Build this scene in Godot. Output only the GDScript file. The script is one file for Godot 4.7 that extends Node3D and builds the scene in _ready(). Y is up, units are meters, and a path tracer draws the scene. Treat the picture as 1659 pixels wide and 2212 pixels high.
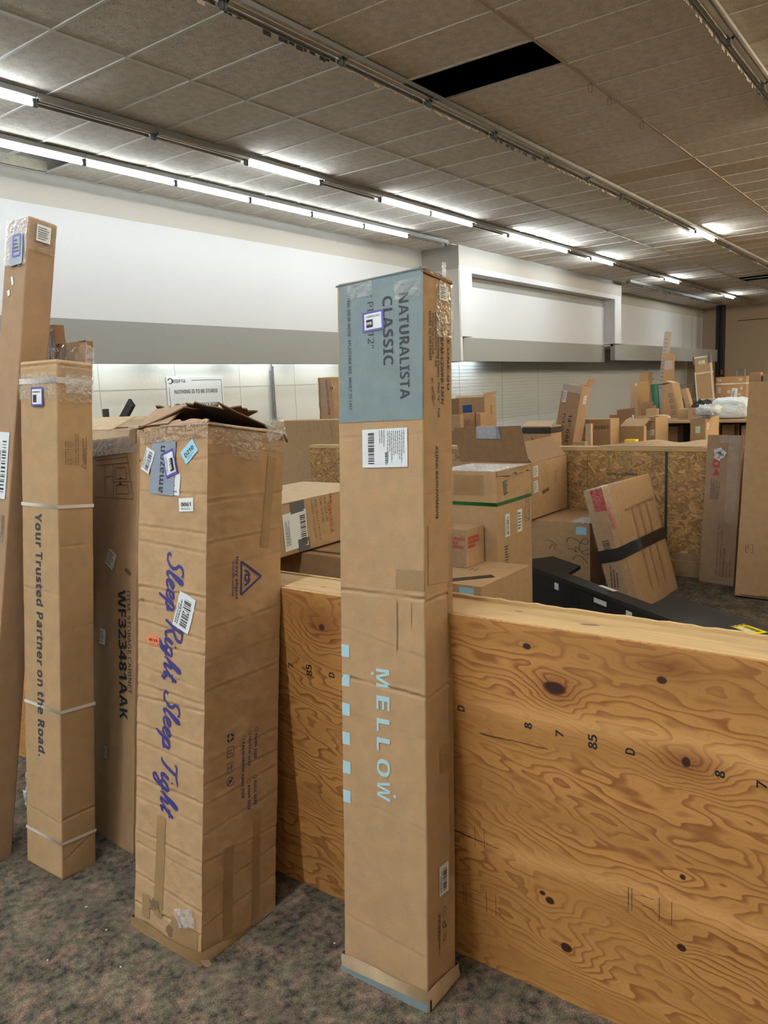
extends Node3D

# ---------------------------------------------------------------- mesh builder
class MB:
	var v := PackedVector3Array()
	var n := PackedVector3Array()
	var t := PackedVector2Array()
	var idx := PackedInt32Array()

	func vert(p: Vector3, nn: Vector3, uv: Vector2) -> int:
		v.append(p)
		n.append(nn)
		t.append(uv)
		return v.size() - 1

	func tri(a: int, b: int, c: int) -> void:
		var cr := (v[b] - v[a]).cross(v[c] - v[a])
		if cr.dot(n[a] + n[b] + n[c]) > 0.0:
			idx.append_array(PackedInt32Array([a, c, b]))
		else:
			idx.append_array(PackedInt32Array([a, b, c]))

	func quad(a: int, b: int, c: int, d: int) -> void:
		tri(a, b, c)
		tri(a, c, d)

	func flat(pts: Array, nn: Vector3, uvs := []) -> void:
		var first := v.size()
		for i in pts.size():
			var p: Vector3 = pts[i]
			var u := Vector2(p.x + p.z, p.y + p.z * 0.3) if uvs.is_empty() else (uvs[i] as Vector2)
			vert(p, nn, u)
		for i in range(1, pts.size() - 1):
			tri(first, first + i, first + i + 1)

	# chamfered box, centre at xf.origin
	func cbox(xf: Transform3D, size: Vector3, ch: float) -> void:
		var h := size * 0.5
		ch = minf(ch, minf(h.x, minf(h.y, h.z)) * 0.9)
		var ax := [Vector3.RIGHT, Vector3.UP, Vector3.BACK]
		var hh := [h.x, h.y, h.z]
		var put := func(pts: Array, nn: Vector3, iu: int, iv: int) -> void:
			var out := []
			var uvs := []
			for p: Vector3 in pts:
				out.append(xf * p)
				uvs.append(Vector2(p[iu] + hh[iu], hh[iv] - p[iv]))
			flat(out, (xf.basis * nn).normalized(), uvs)
		for a in 3:
			var b := (a + 1) % 3
			var c := (a + 2) % 3
			var iu := c if a == 0 else 0
			var iv := 2 if a == 1 else 1
			for s in [-1.0, 1.0]:
				var o: Vector3 = ax[a] * (hh[a] * s)
				var eb: Vector3 = ax[b] * (hh[b] - ch)
				var ec: Vector3 = ax[c] * (hh[c] - ch)
				put.call([o - eb - ec, o + eb - ec, o + eb + ec, o - eb + ec], ax[a] * s, iu, iv)
		if ch <= 0.0:
			return
		for a in 3:
			var b := (a + 1) % 3
			var c := (a + 2) % 3
			for sb in [-1.0, 1.0]:
				for sc in [-1.0, 1.0]:
					var p0: Vector3 = ax[b] * (hh[b] * sb) + ax[c] * ((hh[c] - ch) * sc)
					var p1: Vector3 = ax[b] * ((hh[b] - ch) * sb) + ax[c] * (hh[c] * sc)
					var e: Vector3 = ax[a] * (hh[a] - ch)
					put.call([p0 - e, p0 + e, p1 + e, p1 - e], ax[b] * sb + ax[c] * sc, a, b)
		for sx in [-1.0, 1.0]:
			for sy in [-1.0, 1.0]:
				for sz in [-1.0, 1.0]:
					put.call([Vector3(h.x * sx, (h.y - ch) * sy, (h.z - ch) * sz), Vector3((h.x - ch) * sx, h.y * sy, (h.z - ch) * sz), Vector3((h.x - ch) * sx, (h.y - ch) * sy, h.z * sz)], Vector3(sx, sy, sz), 0, 1)

	func bx(lo: Vector3, hi: Vector3, ch := 0.0) -> void:
		cbox(Transform3D(Basis(), (lo + hi) * 0.5), (hi - lo).abs(), ch)

	# open surface from f(s, t) -> Vector3
	func sheet(nx: int, ny: int, f: Callable, out: Vector3, size := Vector2.ONE, th := 0.0) -> void:
		var g := []
		for j in ny + 1:
			var row := []
			for i in nx + 1:
				row.append(f.call(float(i) / nx, float(j) / ny))
			g.append(row)
		var first := v.size()
		for j in ny + 1:
			for i in nx + 1:
				var dx: Vector3 = g[j][mini(i + 1, nx)] - g[j][maxi(i - 1, 0)]
				var dy: Vector3 = g[mini(j + 1, ny)][i] - g[maxi(j - 1, 0)][i]
				var nn := dx.cross(dy).normalized()
				if nn.dot(out) < 0.0:
					nn = -nn
				vert(g[j][i], nn, Vector2(float(i) / nx * size.x, float(j) / ny * size.y))
		var w := nx + 1
		for j in ny:
			for i in nx:
				var a := first + j * w + i
				quad(a, a + 1, a + 1 + w, a + w)
		if th <= 0.0:
			return
		var count := v.size() - first
		var second := v.size()
		for k in count:
			vert(v[first + k] - n[first + k] * th, -n[first + k], t[first + k])
		for j in ny:
			for i in nx:
				var a := second + j * w + i
				quad(a, a + 1, a + 1 + w, a + w)
		var rim := []
		for i in nx + 1:
			rim.append(i)
		for j in range(1, ny + 1):
			rim.append(j * w + nx)
		for i in range(nx - 1, -1, -1):
			rim.append(ny * w + i)
		for j in range(ny - 1, 0, -1):
			rim.append(j * w)
		var mid := Vector3.ZERO
		for k in count:
			mid += v[first + k]
		mid /= count
		for k in rim.size():
			var a: int = rim[k]
			var b: int = rim[(k + 1) % rim.size()]
			var pa := v[first + a]
			var pb := v[first + b]
			var nn := (pb - pa).cross(n[first + a]).normalized()
			if nn.dot((pa + pb) * 0.5 - mid) < 0.0:
				nn = -nn
			var q0 := vert(pa, nn, t[first + a])
			var q1 := vert(pb, nn, t[first + b])
			var q2 := vert(v[second + b], nn, t[first + b])
			var q3 := vert(v[second + a], nn, t[first + a])
			quad(q0, q1, q2, q3)

	func tube(pts: Array, r: float, sides := 8, caps := true) -> void:
		var rings := []
		var up := Vector3.UP
		for i in pts.size():
			var d: Vector3 = ((pts[mini(i + 1, pts.size() - 1)] as Vector3) - (pts[maxi(i - 1, 0)] as Vector3)).normalized()
			if absf(d.dot(up)) > 0.95:
				up = Vector3.RIGHT
			var a := d.cross(up).normalized()
			var b := d.cross(a).normalized()
			var ring := []
			for k in sides + 1:
				var ang := TAU * k / sides
				var nn := a * cos(ang) + b * sin(ang)
				ring.append(vert(pts[i] + nn * r, nn, Vector2(float(k) / sides * r * 6.0, i * 0.1)))
			rings.append(ring)
		for i in rings.size() - 1:
			for k in sides:
				quad(rings[i][k], rings[i][k + 1], rings[i + 1][k + 1], rings[i + 1][k])
		if caps:
			for e in [0, rings.size() - 1]:
				var d: Vector3 = (pts[e] as Vector3) - (pts[1 if e == 0 else e - 1] as Vector3)
				var ps := []
				for k in sides:
					ps.append(v[rings[e][k]])
				flat(ps, d.normalized())

	# flat stroke in the XY plane facing +Z
	func ribbon(pts: PackedVector2Array, w: float, taper := true) -> void:
		var last := -1
		for i in pts.size():
			var d := (pts[mini(i + 1, pts.size() - 1)] - pts[maxi(i - 1, 0)]).normalized()
			var k := float(i) / maxf(1.0, pts.size() - 1)
			var thick := w * (0.62 + 0.38 * absf(d.y)) * (clampf(minf(k, 1.0 - k) * 14.0, 0.35, 1.0) if taper else 1.0)
			var o := Vector2(-d.y, d.x) * thick * 0.5
			var a := vert(Vector3(pts[i].x + o.x, pts[i].y + o.y, 0), Vector3.BACK, Vector2.ZERO)
			var b := vert(Vector3(pts[i].x - o.x, pts[i].y - o.y, 0), Vector3.BACK, Vector2.ZERO)
			if last >= 0:
				quad(last, last + 1, b, a)
			last = a

	func mesh() -> ArrayMesh:
		var arr := []
		arr.resize(Mesh.ARRAY_MAX)
		arr[Mesh.ARRAY_VERTEX] = v
		arr[Mesh.ARRAY_NORMAL] = n
		arr[Mesh.ARRAY_TEX_UV] = t
		arr[Mesh.ARRAY_INDEX] = idx
		var m := ArrayMesh.new()
		m.add_surface_from_arrays(Mesh.PRIMITIVE_TRIANGLES, arr)
		return m


const CEIL := 4.108
const EYE := Vector3(-3.43041, 1.55, 5.23455)
var M := {}
var taken := {}
var rng := RandomNumberGenerator.new()
var nz := FastNoiseLite.new()


# ---------------------------------------------------------------- nodes
func numbered(called: String) -> String:
	if not taken.has(called):
		taken[called] = 0
		return called
	taken[called] += 1
	return "%s_%03d" % [called, taken[called]]


func tag(o: Node, label := "", category := "", group := "", kind := "") -> Node:
	if label:
		o.set_meta("label", label)
	if category:
		o.set_meta("category", category)
	if group:
		o.set_meta("group", group)
	if kind:
		o.set_meta("kind", kind)
	return o


func thing(called: String, label: String, category: String, xf := Transform3D(), group := "") -> Node3D:
	var o := Node3D.new()
	o.name = numbered(called)
	add_child(o)
	o.transform = xf
	tag(o, label, category, group)
	return o


func part(called: String, mesh: Mesh, mat: Material, parent: Node = self, xf := Transform3D()) -> MeshInstance3D:
	var o := MeshInstance3D.new()
	o.name = numbered(called) if parent == self else called
	var host := parent
	var whole := xf
	if parent is MeshInstance3D and info.has(parent.get_parent()):
		host = parent.get_parent()
		whole = (parent as Node3D).transform * xf
	o.mesh = conform(host, mesh, whole) if info.has(host) and called not in ["body", "strap", "flap", "contents"] and whole != Transform3D() else mesh
	o.material_override = mat
	o.transform = xf
	parent.add_child(o, true)
	return o


func struct(called: String) -> Node3D:
	var o := Node3D.new()
	o.name = numbered(called)
	add_child(o)
	o.set_meta("kind", "structure")
	return o


# ---------------------------------------------------------------- materials
func mat(called: String, col: Color, rough := 0.8, metal := 0.0, tex: Texture2D = null, nrm: Texture2D = null, scale := Vector3.ONE, nscale := 1.0) -> StandardMaterial3D:
	var m := StandardMaterial3D.new()
	m.albedo_color = col
	m.roughness = rough
	m.metallic = metal
	if tex:
		m.albedo_texture = tex
	if nrm:
		m.normal_enabled = true
		m.normal_texture = nrm
		m.normal_scale = nscale
	m.uv1_scale = scale
	M[called] = m
	return m


func noise_bytes(w: int, h: int, freq: float, seed_: int, octaves := 3, kind := FastNoiseLite.TYPE_SIMPLEX_SMOOTH) -> PackedByteArray:
	var f := FastNoiseLite.new()
	f.noise_type = kind
	f.seed = seed_
	f.frequency = freq
	f.fractal_octaves = octaves
	if kind == FastNoiseLite.TYPE_CELLULAR:
		f.cellular_return_type = FastNoiseLite.RETURN_CELL_VALUE
	return f.get_seamless_image(w, h, false, false, 0.12).get_data()


func tex_from(w: int, h: int, rgb: PackedByteArray) -> ImageTexture:
	return ImageTexture.create_from_image(Image.create_from_data(w, h, false, Image.FORMAT_RGB8, rgb))


func normal_from(w: int, h: int, grey: PackedByteArray, strength: float) -> ImageTexture:
	var out := PackedByteArray()
	out.resize(w * h * 3)
	for y in h:
		for x in w:
			var dx := float(grey[y * w + (x + 1) % w] - grey[y * w + (x + w - 1) % w]) / 255.0 * strength
			var dy := float(grey[((y + 1) % h) * w + x] - grey[((y + h - 1) % h) * w + x]) / 255.0 * strength
			var l := 1.0 / sqrt(dx * dx + dy * dy + 1.0)
			var k := (y * w + x) * 3
			out[k] = int(clampf((-dx * l) * 127.5 + 127.5, 0, 255))
			out[k + 1] = int(clampf((dy * l) * 127.5 + 127.5, 0, 255))
			out[k + 2] = int(clampf(l * 127.5 + 127.5, 0, 255))
	return tex_from(w, h, out)


func make_materials() -> void:
	# cardboard: mottled kraft with fibre flecks
	var s := 512
	var fine := noise_bytes(s, s, 0.16, 3, 2)
	var low := noise_bytes(s, s, 0.012, 7, 4)
	var fleck := noise_bytes(s, s, 0.3, 11, 1)
	var rgb := PackedByteArray()
	rgb.resize(s * s * 3)
	var hgt := PackedByteArray()
	hgt.resize(s * s)
	for i in s * s:
		var y := i / s
		var k := 0.92 + (fine[i] - 127) / 255.0 * 0.07 + (low[i] - 127) / 255.0 * 0.07
		if fleck[i] > 236:
			k -= 0.10
		if fleck[i] < 16:
			k += 0.06
		var warm := (low[(i + 60 * s + 97) % (s * s)] - 127) / 255.0 * 0.05
		rgb[i * 3] = int(clampf((k + warm) * 255, 0, 255))
		rgb[i * 3 + 1] = int(clampf(k * 250, 0, 255))
		rgb[i * 3 + 2] = int(clampf((k - warm) * 245, 0, 255))
		hgt[i] = int(clampf(127 + (low[i] - 127) * 0.16 + (fine[i] - 127) * 0.05 + sin(y * TAU / 8.0) * 2.0, 0, 255))
	var card := tex_from(s, s, rgb)
	var cardn := normal_from(s, s, hgt, 2.2)
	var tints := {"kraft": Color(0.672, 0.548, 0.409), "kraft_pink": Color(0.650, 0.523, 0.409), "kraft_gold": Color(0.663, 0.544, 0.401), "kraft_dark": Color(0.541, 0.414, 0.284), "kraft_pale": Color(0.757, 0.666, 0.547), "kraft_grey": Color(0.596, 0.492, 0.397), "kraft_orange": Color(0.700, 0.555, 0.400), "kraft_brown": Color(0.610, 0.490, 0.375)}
	for k: String in tints:
		mat(k, tints[k], 0.82, 0.0, card, cardn, Vector3(2.2, 2.2, 1), 0.55)
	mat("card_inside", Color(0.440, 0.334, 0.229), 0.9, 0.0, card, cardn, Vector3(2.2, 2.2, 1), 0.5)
	mat("kraft_tape", Color(0.585, 0.471, 0.330), 0.42, 0.0, card, cardn, Vector3(1.2, 1.2, 1), 0.3)
	mat("panel_blue", Color(0.440, 0.506, 0.528), 0.62, 0.0, card, cardn, Vector3(2.2, 2.2, 1), 0.4)
	mat("ink_blue", Color(0.60, 0.715, 0.745), 0.7)
	mat("ink_navy", Color(0.168, 0.151, 0.420), 0.7)
	mat("ink_black", Color(0.084, 0.076, 0.076), 0.7)
	mat("ink_slate", Color(0.160, 0.168, 0.202), 0.7)
	mat("ink_grey", Color(0.302, 0.294, 0.302), 0.7)
	mat("ink_brown", Color(0.277, 0.193, 0.126), 0.7)
	mat("ink_red", Color(0.605, 0.168, 0.126), 0.6)
	mat("label_white", Color(0.774, 0.783, 0.792), 0.5)
	mat("label_blue", Color(0.546, 0.722, 0.792), 0.5)
	mat("label_orange", Color(0.818, 0.440, 0.273), 0.5)
	mat("label_purple", Color(0.277, 0.210, 0.554), 0.45)
	mat("label_grey", Color(0.466, 0.493, 0.546), 0.4)
	mat("label_yellow", Color(0.93, 0.86, 0.06), 0.4)
	mat("label_navy", Color(0.084, 0.227, 0.462), 0.45)
	mat("strap_white", Color(0.757, 0.730, 0.704), 0.4)
	mat("strap_green", Color(0.084, 0.353, 0.168), 0.4)
	mat("tape_black", Color(0.143, 0.143, 0.143), 0.35)
	mat("tape_grey", Color(0.302, 0.302, 0.311), 0.4)
	mat("dirt", Color(0.40, 0.315, 0.225), 0.9)
	# crinkled film
	var cr := noise_bytes(s, s, 0.03, 21, 4)
	var crn := normal_from(s, s, cr, 9.0)
	for spec in [["film", Color(0.80, 0.74, 0.68, 0.10), 0.14], ["film_white", Color(0.88, 0.87, 0.88, 0.30), 0.2], ["film_tape", Color(0.62, 0.47, 0.30, 0.34), 0.2], ["film_red", Color(0.66, 0.10, 0.12, 0.8), 0.35]]:
		var fm := mat(spec[0], spec[1], spec[2], 0.0, null, crn, Vector3(3, 3, 1), 0.5)
		fm.transparency = BaseMaterial3D.TRANSPARENCY_ALPHA
		fm.metallic_specular = 0.9
	mat("bag_white", Color(0.774, 0.801, 0.818), 0.4, 0.0, null, crn, Vector3(0.6, 0.6, 1), 0.25)
	mat("bag_black", Color(0.025, 0.025, 0.029), 0.3, 0.0, null, crn, Vector3(2, 2, 1), 0.8)
	mat("bubble_wrap", Color(0.80, 0.82, 0.83), 0.25, 0.0, null, crn, Vector3(4, 4, 1), 1.0)
	mat("foil", Color(0.80, 0.81, 0.85), 0.25, 0.35, null, crn, Vector3(3, 3, 1), 1.0)
	# walls
	var wl := noise_bytes(256, 256, 0.05, 31, 4)
	var wn := normal_from(256, 256, wl, 0.8)
	mat("wall_white", Color(0.730, 0.730, 0.735), 0.75, 0.0, null, wn, Vector3(1, 1, 1), 0.25)
	mat("wall_cream", Color(0.761, 0.752, 0.717), 0.75, 0.0, null, wn, Vector3(1, 1, 1), 0.25)
	mat("wall_header", Color(0.660, 0.638, 0.603), 0.8, 0.0, null, wn, Vector3(1, 1, 1), 0.25)
	mat("wall_band", Color(0.515, 0.506, 0.488), 0.8, 0.0, null, wn, Vector3(1, 1, 1), 0.25)
	mat("wall_slat", Color(0.704, 0.717, 0.713), 0.7)
	mat("wall_back", Color(0.64, 0.565, 0.475), 0.85, 0.0, null, wn, Vector3(1, 1, 1), 0.25)
	mat("wall_line", Color(0.62, 0.62, 0.60), 0.8)
	mat("plenum", Color(0.02, 0.02, 0.025), 0.95)
	mat("steel_black", Color(0.045, 0.045, 0.06), 0.5)
	mat("steel_grey", Color(0.484, 0.493, 0.484), 0.4, 0.6)
	mat("enamel", Color(0.581, 0.572, 0.546), 0.45)
	mat("chrome", Color(0.80, 0.79, 0.77), 0.18, 0.9)
	mat("socket", Color(0.35, 0.35, 0.35), 0.5)
	mat("trim_dark", Color(0.134, 0.109, 0.092), 0.6)
	mat("trim_pale", Color(0.70, 0.64, 0.55), 0.6)
	mat("tee", Color(0.818, 0.801, 0.774), 0.6)
	mat("tee_brown", Color(0.72, 0.64, 0.55), 0.7)
	var glow := mat("tube_lit", Color(1, 1, 1), 0.5)
	glow.emission_enabled = true
	glow.emission = Color(0.925, 0.975, 1.0)
	glow.emission_energy_multiplier = 72.0
	for spec in [["tube_soft", glow.emission, 18.0], ["tube_mid", glow.emission, 24.0], ["tube_warm", Color(1.0, 0.95, 0.84), 95.0]]:
		var aged := mat(spec[0], Color(1, 1, 1), 0.5)
		aged.emission_enabled = true
		aged.emission = spec[1]
		aged.emission_energy_multiplier = spec[2]
	# ceiling tiles: fissured mineral board
	for variant in 2:
		var pit := noise_bytes(s, s, 0.085 if variant == 0 else 0.045, 41 + variant, 2)
		var soft := noise_bytes(s, s, 0.01, 43, 3)
		var trgb := PackedByteArray()
		trgb.resize(s * s * 3)
		var th := PackedByteArray()
		th.resize(s * s)
		for i in s * s:
			var k := 0.93 + (soft[i] - 127) / 255.0 * 0.12
			var p := pit[i]
			var d := 0.0
			if variant == 0:
				d = clampf((70.0 - p) / 40.0, 0.0, 1.0)
			else:
				d = clampf(1.0 - absf(p - 127.0) / 16.0, 0.0, 1.0)
			k -= d * (0.42 if variant == 0 else 0.26)
			trgb[i * 3] = int(clampf(k * 255, 0, 255))
			trgb[i * 3 + 1] = int(clampf(k * 252, 0, 255))
			trgb[i * 3 + 2] = int(clampf(k * 247, 0, 255))
			th[i] = int(clampf(200 - d * 120, 0, 255))
		var tt := tex_from(s, s, trgb)
		var tn := normal_from(s, s, th, 1.2)
		if variant == 0:
			mat("tile_grey", Color(0.88, 0.85, 0.815), 0.9, 0.0, tt, tn, Vector3(1.5, 1.5, 1), 0.9)
			mat("tile_olive", Color(0.87, 0.835, 0.765), 0.9, 0.0, tt, tn, Vector3(1.5, 1.5, 1), 0.9)
			mat("tile_brown", Color(0.92, 0.88, 0.835), 0.9, 0.0, tt, tn, Vector3(1.5, 1.5, 1), 0.9)
			mat("tile_stained", Color(0.86, 0.795, 0.72), 0.9, 0.0, tt, tn, Vector3(1.5, 1.5, 1), 0.9)
		else:
			mat("tile_crackle", Color(0.91, 0.875, 0.84), 0.9, 0.0, tt, tn, Vector3(1.5, 1.5, 1), 1.3)
	make_carpet()
	make_plywood()
	make_osb()
	# pine boards
	var pw := 512
	var pn := noise_bytes(pw, pw, 0.006, 51, 3)
	var pf := noise_bytes(pw, pw, 0.05, 53, 3)
	var prgb := PackedByteArray()
	prgb.resize(pw * pw * 3)
	for y in pw:
		for x in pw:
			var i := y * pw + x
			var warp := (pn[(y * pw + x / 3) % (pw * pw)] - 127) / 127.0
			var st := sin((y * 0.16 + warp * 9.0)) * 0.5 + 0.5
			var st2: float = (pf[((y * 4) % pw) * pw + (x / 6)] - 127) / 127.0
			var k := 1.0 - pow(st, 4.0) * 0.045 + st2 * 0.05
			var blot := clampf((pn[(i + 40000) % (pw * pw)] - 150) / 90.0, 0, 1) * 0.16
			prgb[i * 3] = int(clampf((k - blot) * 232, 0, 255))
			prgb[i * 3 + 1] = int(clampf((k - blot) * 226, 0, 255))
			prgb[i * 3 + 2] = int(clampf((k - blot * 0.7) * 214, 0, 255))
	var pine := tex_from(pw, pw, prgb)
	mat("pine", Color(0.757, 0.642, 0.466), 0.7, 0.0, pine, null, Vector3(1.0, 3.0, 1))
	mat("pine_grey", Color(0.616, 0.515, 0.370), 0.75, 0.0, pine, null, Vector3(1.0, 3.0, 1))
	mat("pine_knot", Color(0.420, 0.311, 0.210), 0.7)
	mat("board_black", Color(0.088, 0.097, 0.105), 0.5)
	mat("board_edge", Color(0.03, 0.032, 0.036), 0.55)
	mat("roll_green", Color(0.084, 0.336, 0.252), 0.4)
	mat("roll_white", Color(0.730, 0.722, 0.704), 0.5)


func make_carpet() -> void:
	var s := 1024
	var a := noise_bytes(s, s, 0.008, 61, 4)
	var b := noise_bytes(s, s, 0.035, 62, 3)
	var c := noise_bytes(s, s, 0.22, 63, 2)
	var d := noise_bytes(s, s, 0.014, 64, 4)
	var e := noise_bytes(s, s, 0.45, 65, 1)
	var rgb := PackedByteArray()
	rgb.resize(s * s * 3)
	var h := PackedByteArray()
	h.resize(s * s)
	for i in s * s:
		var k := 0.66 + (a[i] - 127) / 255.0 * 0.40 + (b[i] - 127) / 255.0 * 0.46 + (c[i] - 127) / 255.0 * 0.55
		k -= clampf((88.0 - b[i]) / 26.0, 0.0, 1.0) * clampf((140.0 - a[i]) / 30.0, 0.0, 1.0) * 0.15
		k = clampf(k + (e[i] - 127) / 255.0 * 0.30, 0.12, 1.3)
		var tone := clampf((d[i] - 95) / 80.0, 0, 1)
		rgb[i * 3] = int(k * lerpf(128, 152, tone))
		rgb[i * 3 + 1] = int(k * lerpf(117, 126, tone))
		rgb[i * 3 + 2] = int(k * lerpf(94, 106, tone))
		h[i] = int(clampf(127 + (c[i] - 127) * 0.25 + (e[i] - 127) * 0.3 + (b[i] - 127) * 0.35, 0, 255))
	var ct := tex_from(s, s, rgb)
	var cn := normal_from(s, s, h, 2.0)
	mat("carpet", Color(0.880, 0.880, 0.880), 0.97, 0.0, ct, cn, Vector3(0.8, 0.8, 1), 0.45)
	mat("carpet_grey", Color(0.62, 0.60, 0.62), 0.97, 0.0, ct, cn, Vector3(1.7, 1.7, 1), 1.0)
	mat("tuft", Color(0.36, 0.31, 0.25), 0.97)


const PLY_Z0 := 3.01
const PLY_L := 2.44
const PLY_H := 0.974
func make_plywood() -> void:
	var w := 2048
	var h := 792
	var n1 := FastNoiseLite.new()
	n1.noise_type = FastNoiseLite.TYPE_SIMPLEX_SMOOTH
	n1.seed = 5
	n1.frequency = 1.0
	n1.fractal_octaves = 2
	# knots: z, y, spread along z, spread across, rings
	var knots := [[4.472, 0.829, 0.075, 0.055, 3.4], [4.777, 0.721, 0.085, 0.050, 3.8], [4.735, 0.930, 0.10, 0.035, 3.2], [4.398, 0.922, 0.05, 0.02, 1.6], [4.450, 0.263, 0.06, 0.035, 2.4], [4.492, 0.150, 0.075, 0.055, 3.0], [4.773, 0.444, 0.04, 0.018, 1.2], [4.772, 0.268, 0.03, 0.02, 1.3], [3.73, 0.875, 0.11, 0.075, 4.2], [4.45, 0.59, 0.08, 0.03, -2.0], [4.62, 0.53, 0.12, 0.05, -1.6], [4.42, 0.665, 0.06, 0.02, 1.5], [3.78, 0.60, 0.09, 0.05, 2.0], [3.72, 0.30, 0.08, 0.05, 2.2]]
	var cores := [[4.472, 0.829, 0.030, 0.019], [4.777, 0.721, 0.010, 0.012], [4.722, 0.897, 0.010, 0.008], [4.398, 0.922, 0.010, 0.007], [4.450, 0.263, 0.012, 0.010], [4.492, 0.150, 0.014, 0.011], [4.773, 0.444, 0.008, 0.008], [4.772, 0.268, 0.010, 0.009], [4.43, 0.277, 0.008, 0.006], [3.735, 0.872, 0.012, 0.010]]
	var rgb := PackedByteArray()
	rgb.resize(w * h * 3)
	for py in h:
		var y := (1.0 - (py + 0.5) / h) * PLY_H
		for px in w:
			var z := PLY_Z0 + (px + 0.5) / w * PLY_L
			var big := n1.get_noise_2d(z * 0.9, y * 3.2 + z * 0.5)
			var sm := n1.get_noise_2d(z * 5.5 + 40.0, y * 17.0 + z * 2.0)
			var g := (y + 0.03 * z) * 31.0 + big * 5.2 + sm * 1.15
			var near := 0.0
			for k in knots:
				var ez: float = (z - k[0]) / k[2]
				var ey: float = (y - k[1]) / k[3]
				var q := ez * ez + ey * ey
				if q < 9.0:
					var e := exp(-q)
					g += k[4] * e
					near = maxf(near, exp(-q * 2.2) if absf(k[4]) > 3.0 else 0.0)
			var f := g - floorf(g)
			var line := smoothstep(0.45, 0.92, f) * (1.0 - smoothstep(0.94, 1.0, f))
			var thin := absf(f - 0.3) < 0.035
			var soft := n1.get_noise_2d(z * 0.8 + 9.0, y * 7.0 + 3.0)
			var fib := n1.get_noise_2d(z * 14.0, y * 330.0)
			line *= clampf(0.78 + soft * 0.7 + big * 0.4, 0.2, 1.0)
			var r := 0.70 + soft * 0.06 + fib * 0.03
			var gg := 0.505 + soft * 0.05 + fib * 0.026
			var bb := 0.29 + soft * 0.035 + fib * 0.016
			for py0: float in [0.753 - (z - 4.5) * -0.012, 0.368 - (z - 4.5) * -0.01]:
				var p := exp(-pow((y - py0 + 0.006 * sin(z * 9.0)) / 0.026, 2.0)) * smoothstep(4.05, 4.4, z)
				r += p * 0.10
				gg += p * 0.095
				bb += p * 0.095
				line *= 1.0 - p * 0.6
			var dk := line * 0.31 + (0.05 if thin else 0.0) + near * 0.26
			r *= 1.0 - dk * 0.72
			gg *= 1.0 - dk
			bb *= 1.0 - dk * 1.15
			for c in cores:
				var ez: float = (z - c[0]) / c[2]
				var ey: float = (y - c[1]) / c[3]
				var q := sqrt(ez * ez + ey * ey) + sm * 0.35
				if q < 1.5:
					var e := 1.0 - smoothstep(0.8, 1.15, q)
					r = lerpf(r, 0.23, e)
					gg = lerpf(gg, 0.125, e)
					bb = lerpf(bb, 0.09, e)
			# checks in the veneer
			if z > 4.12 and z < 4.33 and absf(y - (0.366 - (z - 4.178) * 0.075) + sm * 0.003) < 0.0028 * (4.33 - z) / 0.2:
				r *= 0.35
				gg *= 0.3
				bb *= 0.3
			if z > 4.26 and z < 4.45 and absf(y - 0.668 + sm * 0.006) < 0.0016:
				r *= 0.5
				gg *= 0.45
				bb *= 0.45
			var o := (py * w + px) * 3
			rgb[o] = int(clampf(r * 255, 0, 255))
			rgb[o + 1] = int(clampf(gg * 255, 0, 255))
			rgb[o + 2] = int(clampf(bb * 255, 0, 255))
	mat("plywood", Color(0.955, 0.945, 0.915), 0.42, 0.0, tex_from(w, h, rgb))
	mat("plywood_edge", Color(0.704, 0.581, 0.405), 0.7)


func make_osb() -> void:
	var w := 640
	var h := 320
	var r := RandomNumberGenerator.new()
	r.seed = 77
	var rgb := PackedByteArray()
	rgb.resize(w * h * 3)
	for i in w * h:
		rgb[i * 3] = 150
		rgb[i * 3 + 1] = 112
		rgb[i * 3 + 2] = 66
	for k in 3600:
		var cx := r.randf() * w
		var cy := r.randf() * h
		var a := r.randfn(0.0, 0.75)
		var l := r.randf_range(5, 20)
		var wd := r.randf_range(1.5, 5.0)
		var br := r.randf_range(0.52, 1.0)
		br = br * br * 0.45 + 0.55
		var cr := int(225 * br)
		var cg := int((178 + r.randf_range(-10, 8)) * br)
		var cb := int((112 + r.randf_range(-16, 18)) * br)
		var ca := cos(a)
		var sa := sin(a)
		var ext := int(l) + 2
		for dy in range(-ext, ext + 1):
			var yy := int(cy) + dy
			if absf(dy * ca) > l * absf(sa) * absf(ca) + wd + 2.0:
				continue
			yy = (yy + h) % h
			for dx in range(-ext, ext + 1):
				var u := dx * ca + dy * sa
				var vv := -dx * sa + dy * ca
				if absf(u) < l and absf(vv) < wd * (1.0 - 0.35 * absf(u) / l):
					var o := (yy * w + (int(cx) + dx + w) % w) * 3
					var sh := 1.0 if absf(vv) < wd * 0.75 else 0.82
					rgb[o] = int(cr * sh)
					rgb[o + 1] = int(cg * sh)
					rgb[o + 2] = int(cb * sh)
	mat("osb", Color(0.836, 0.818, 0.792), 0.7, 0.0, tex_from(w, h, rgb), null, Vector3(0.55, 1.1, 1))
# ---------------------------------------------------------------- cartons
# local axes: the nearest vertical edge at the origin, x to the right-hand face, -z along the left-hand face
func tilt(pos: Vector3, yaw: float, rx: float, rz: float) -> Transform3D:
	return Transform3D(Basis(Vector3.RIGHT, deg_to_rad(rx)) * Basis(Vector3.BACK, deg_to_rad(rz)) * Basis(Vector3.UP, deg_to_rad(yaw)), pos)


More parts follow.
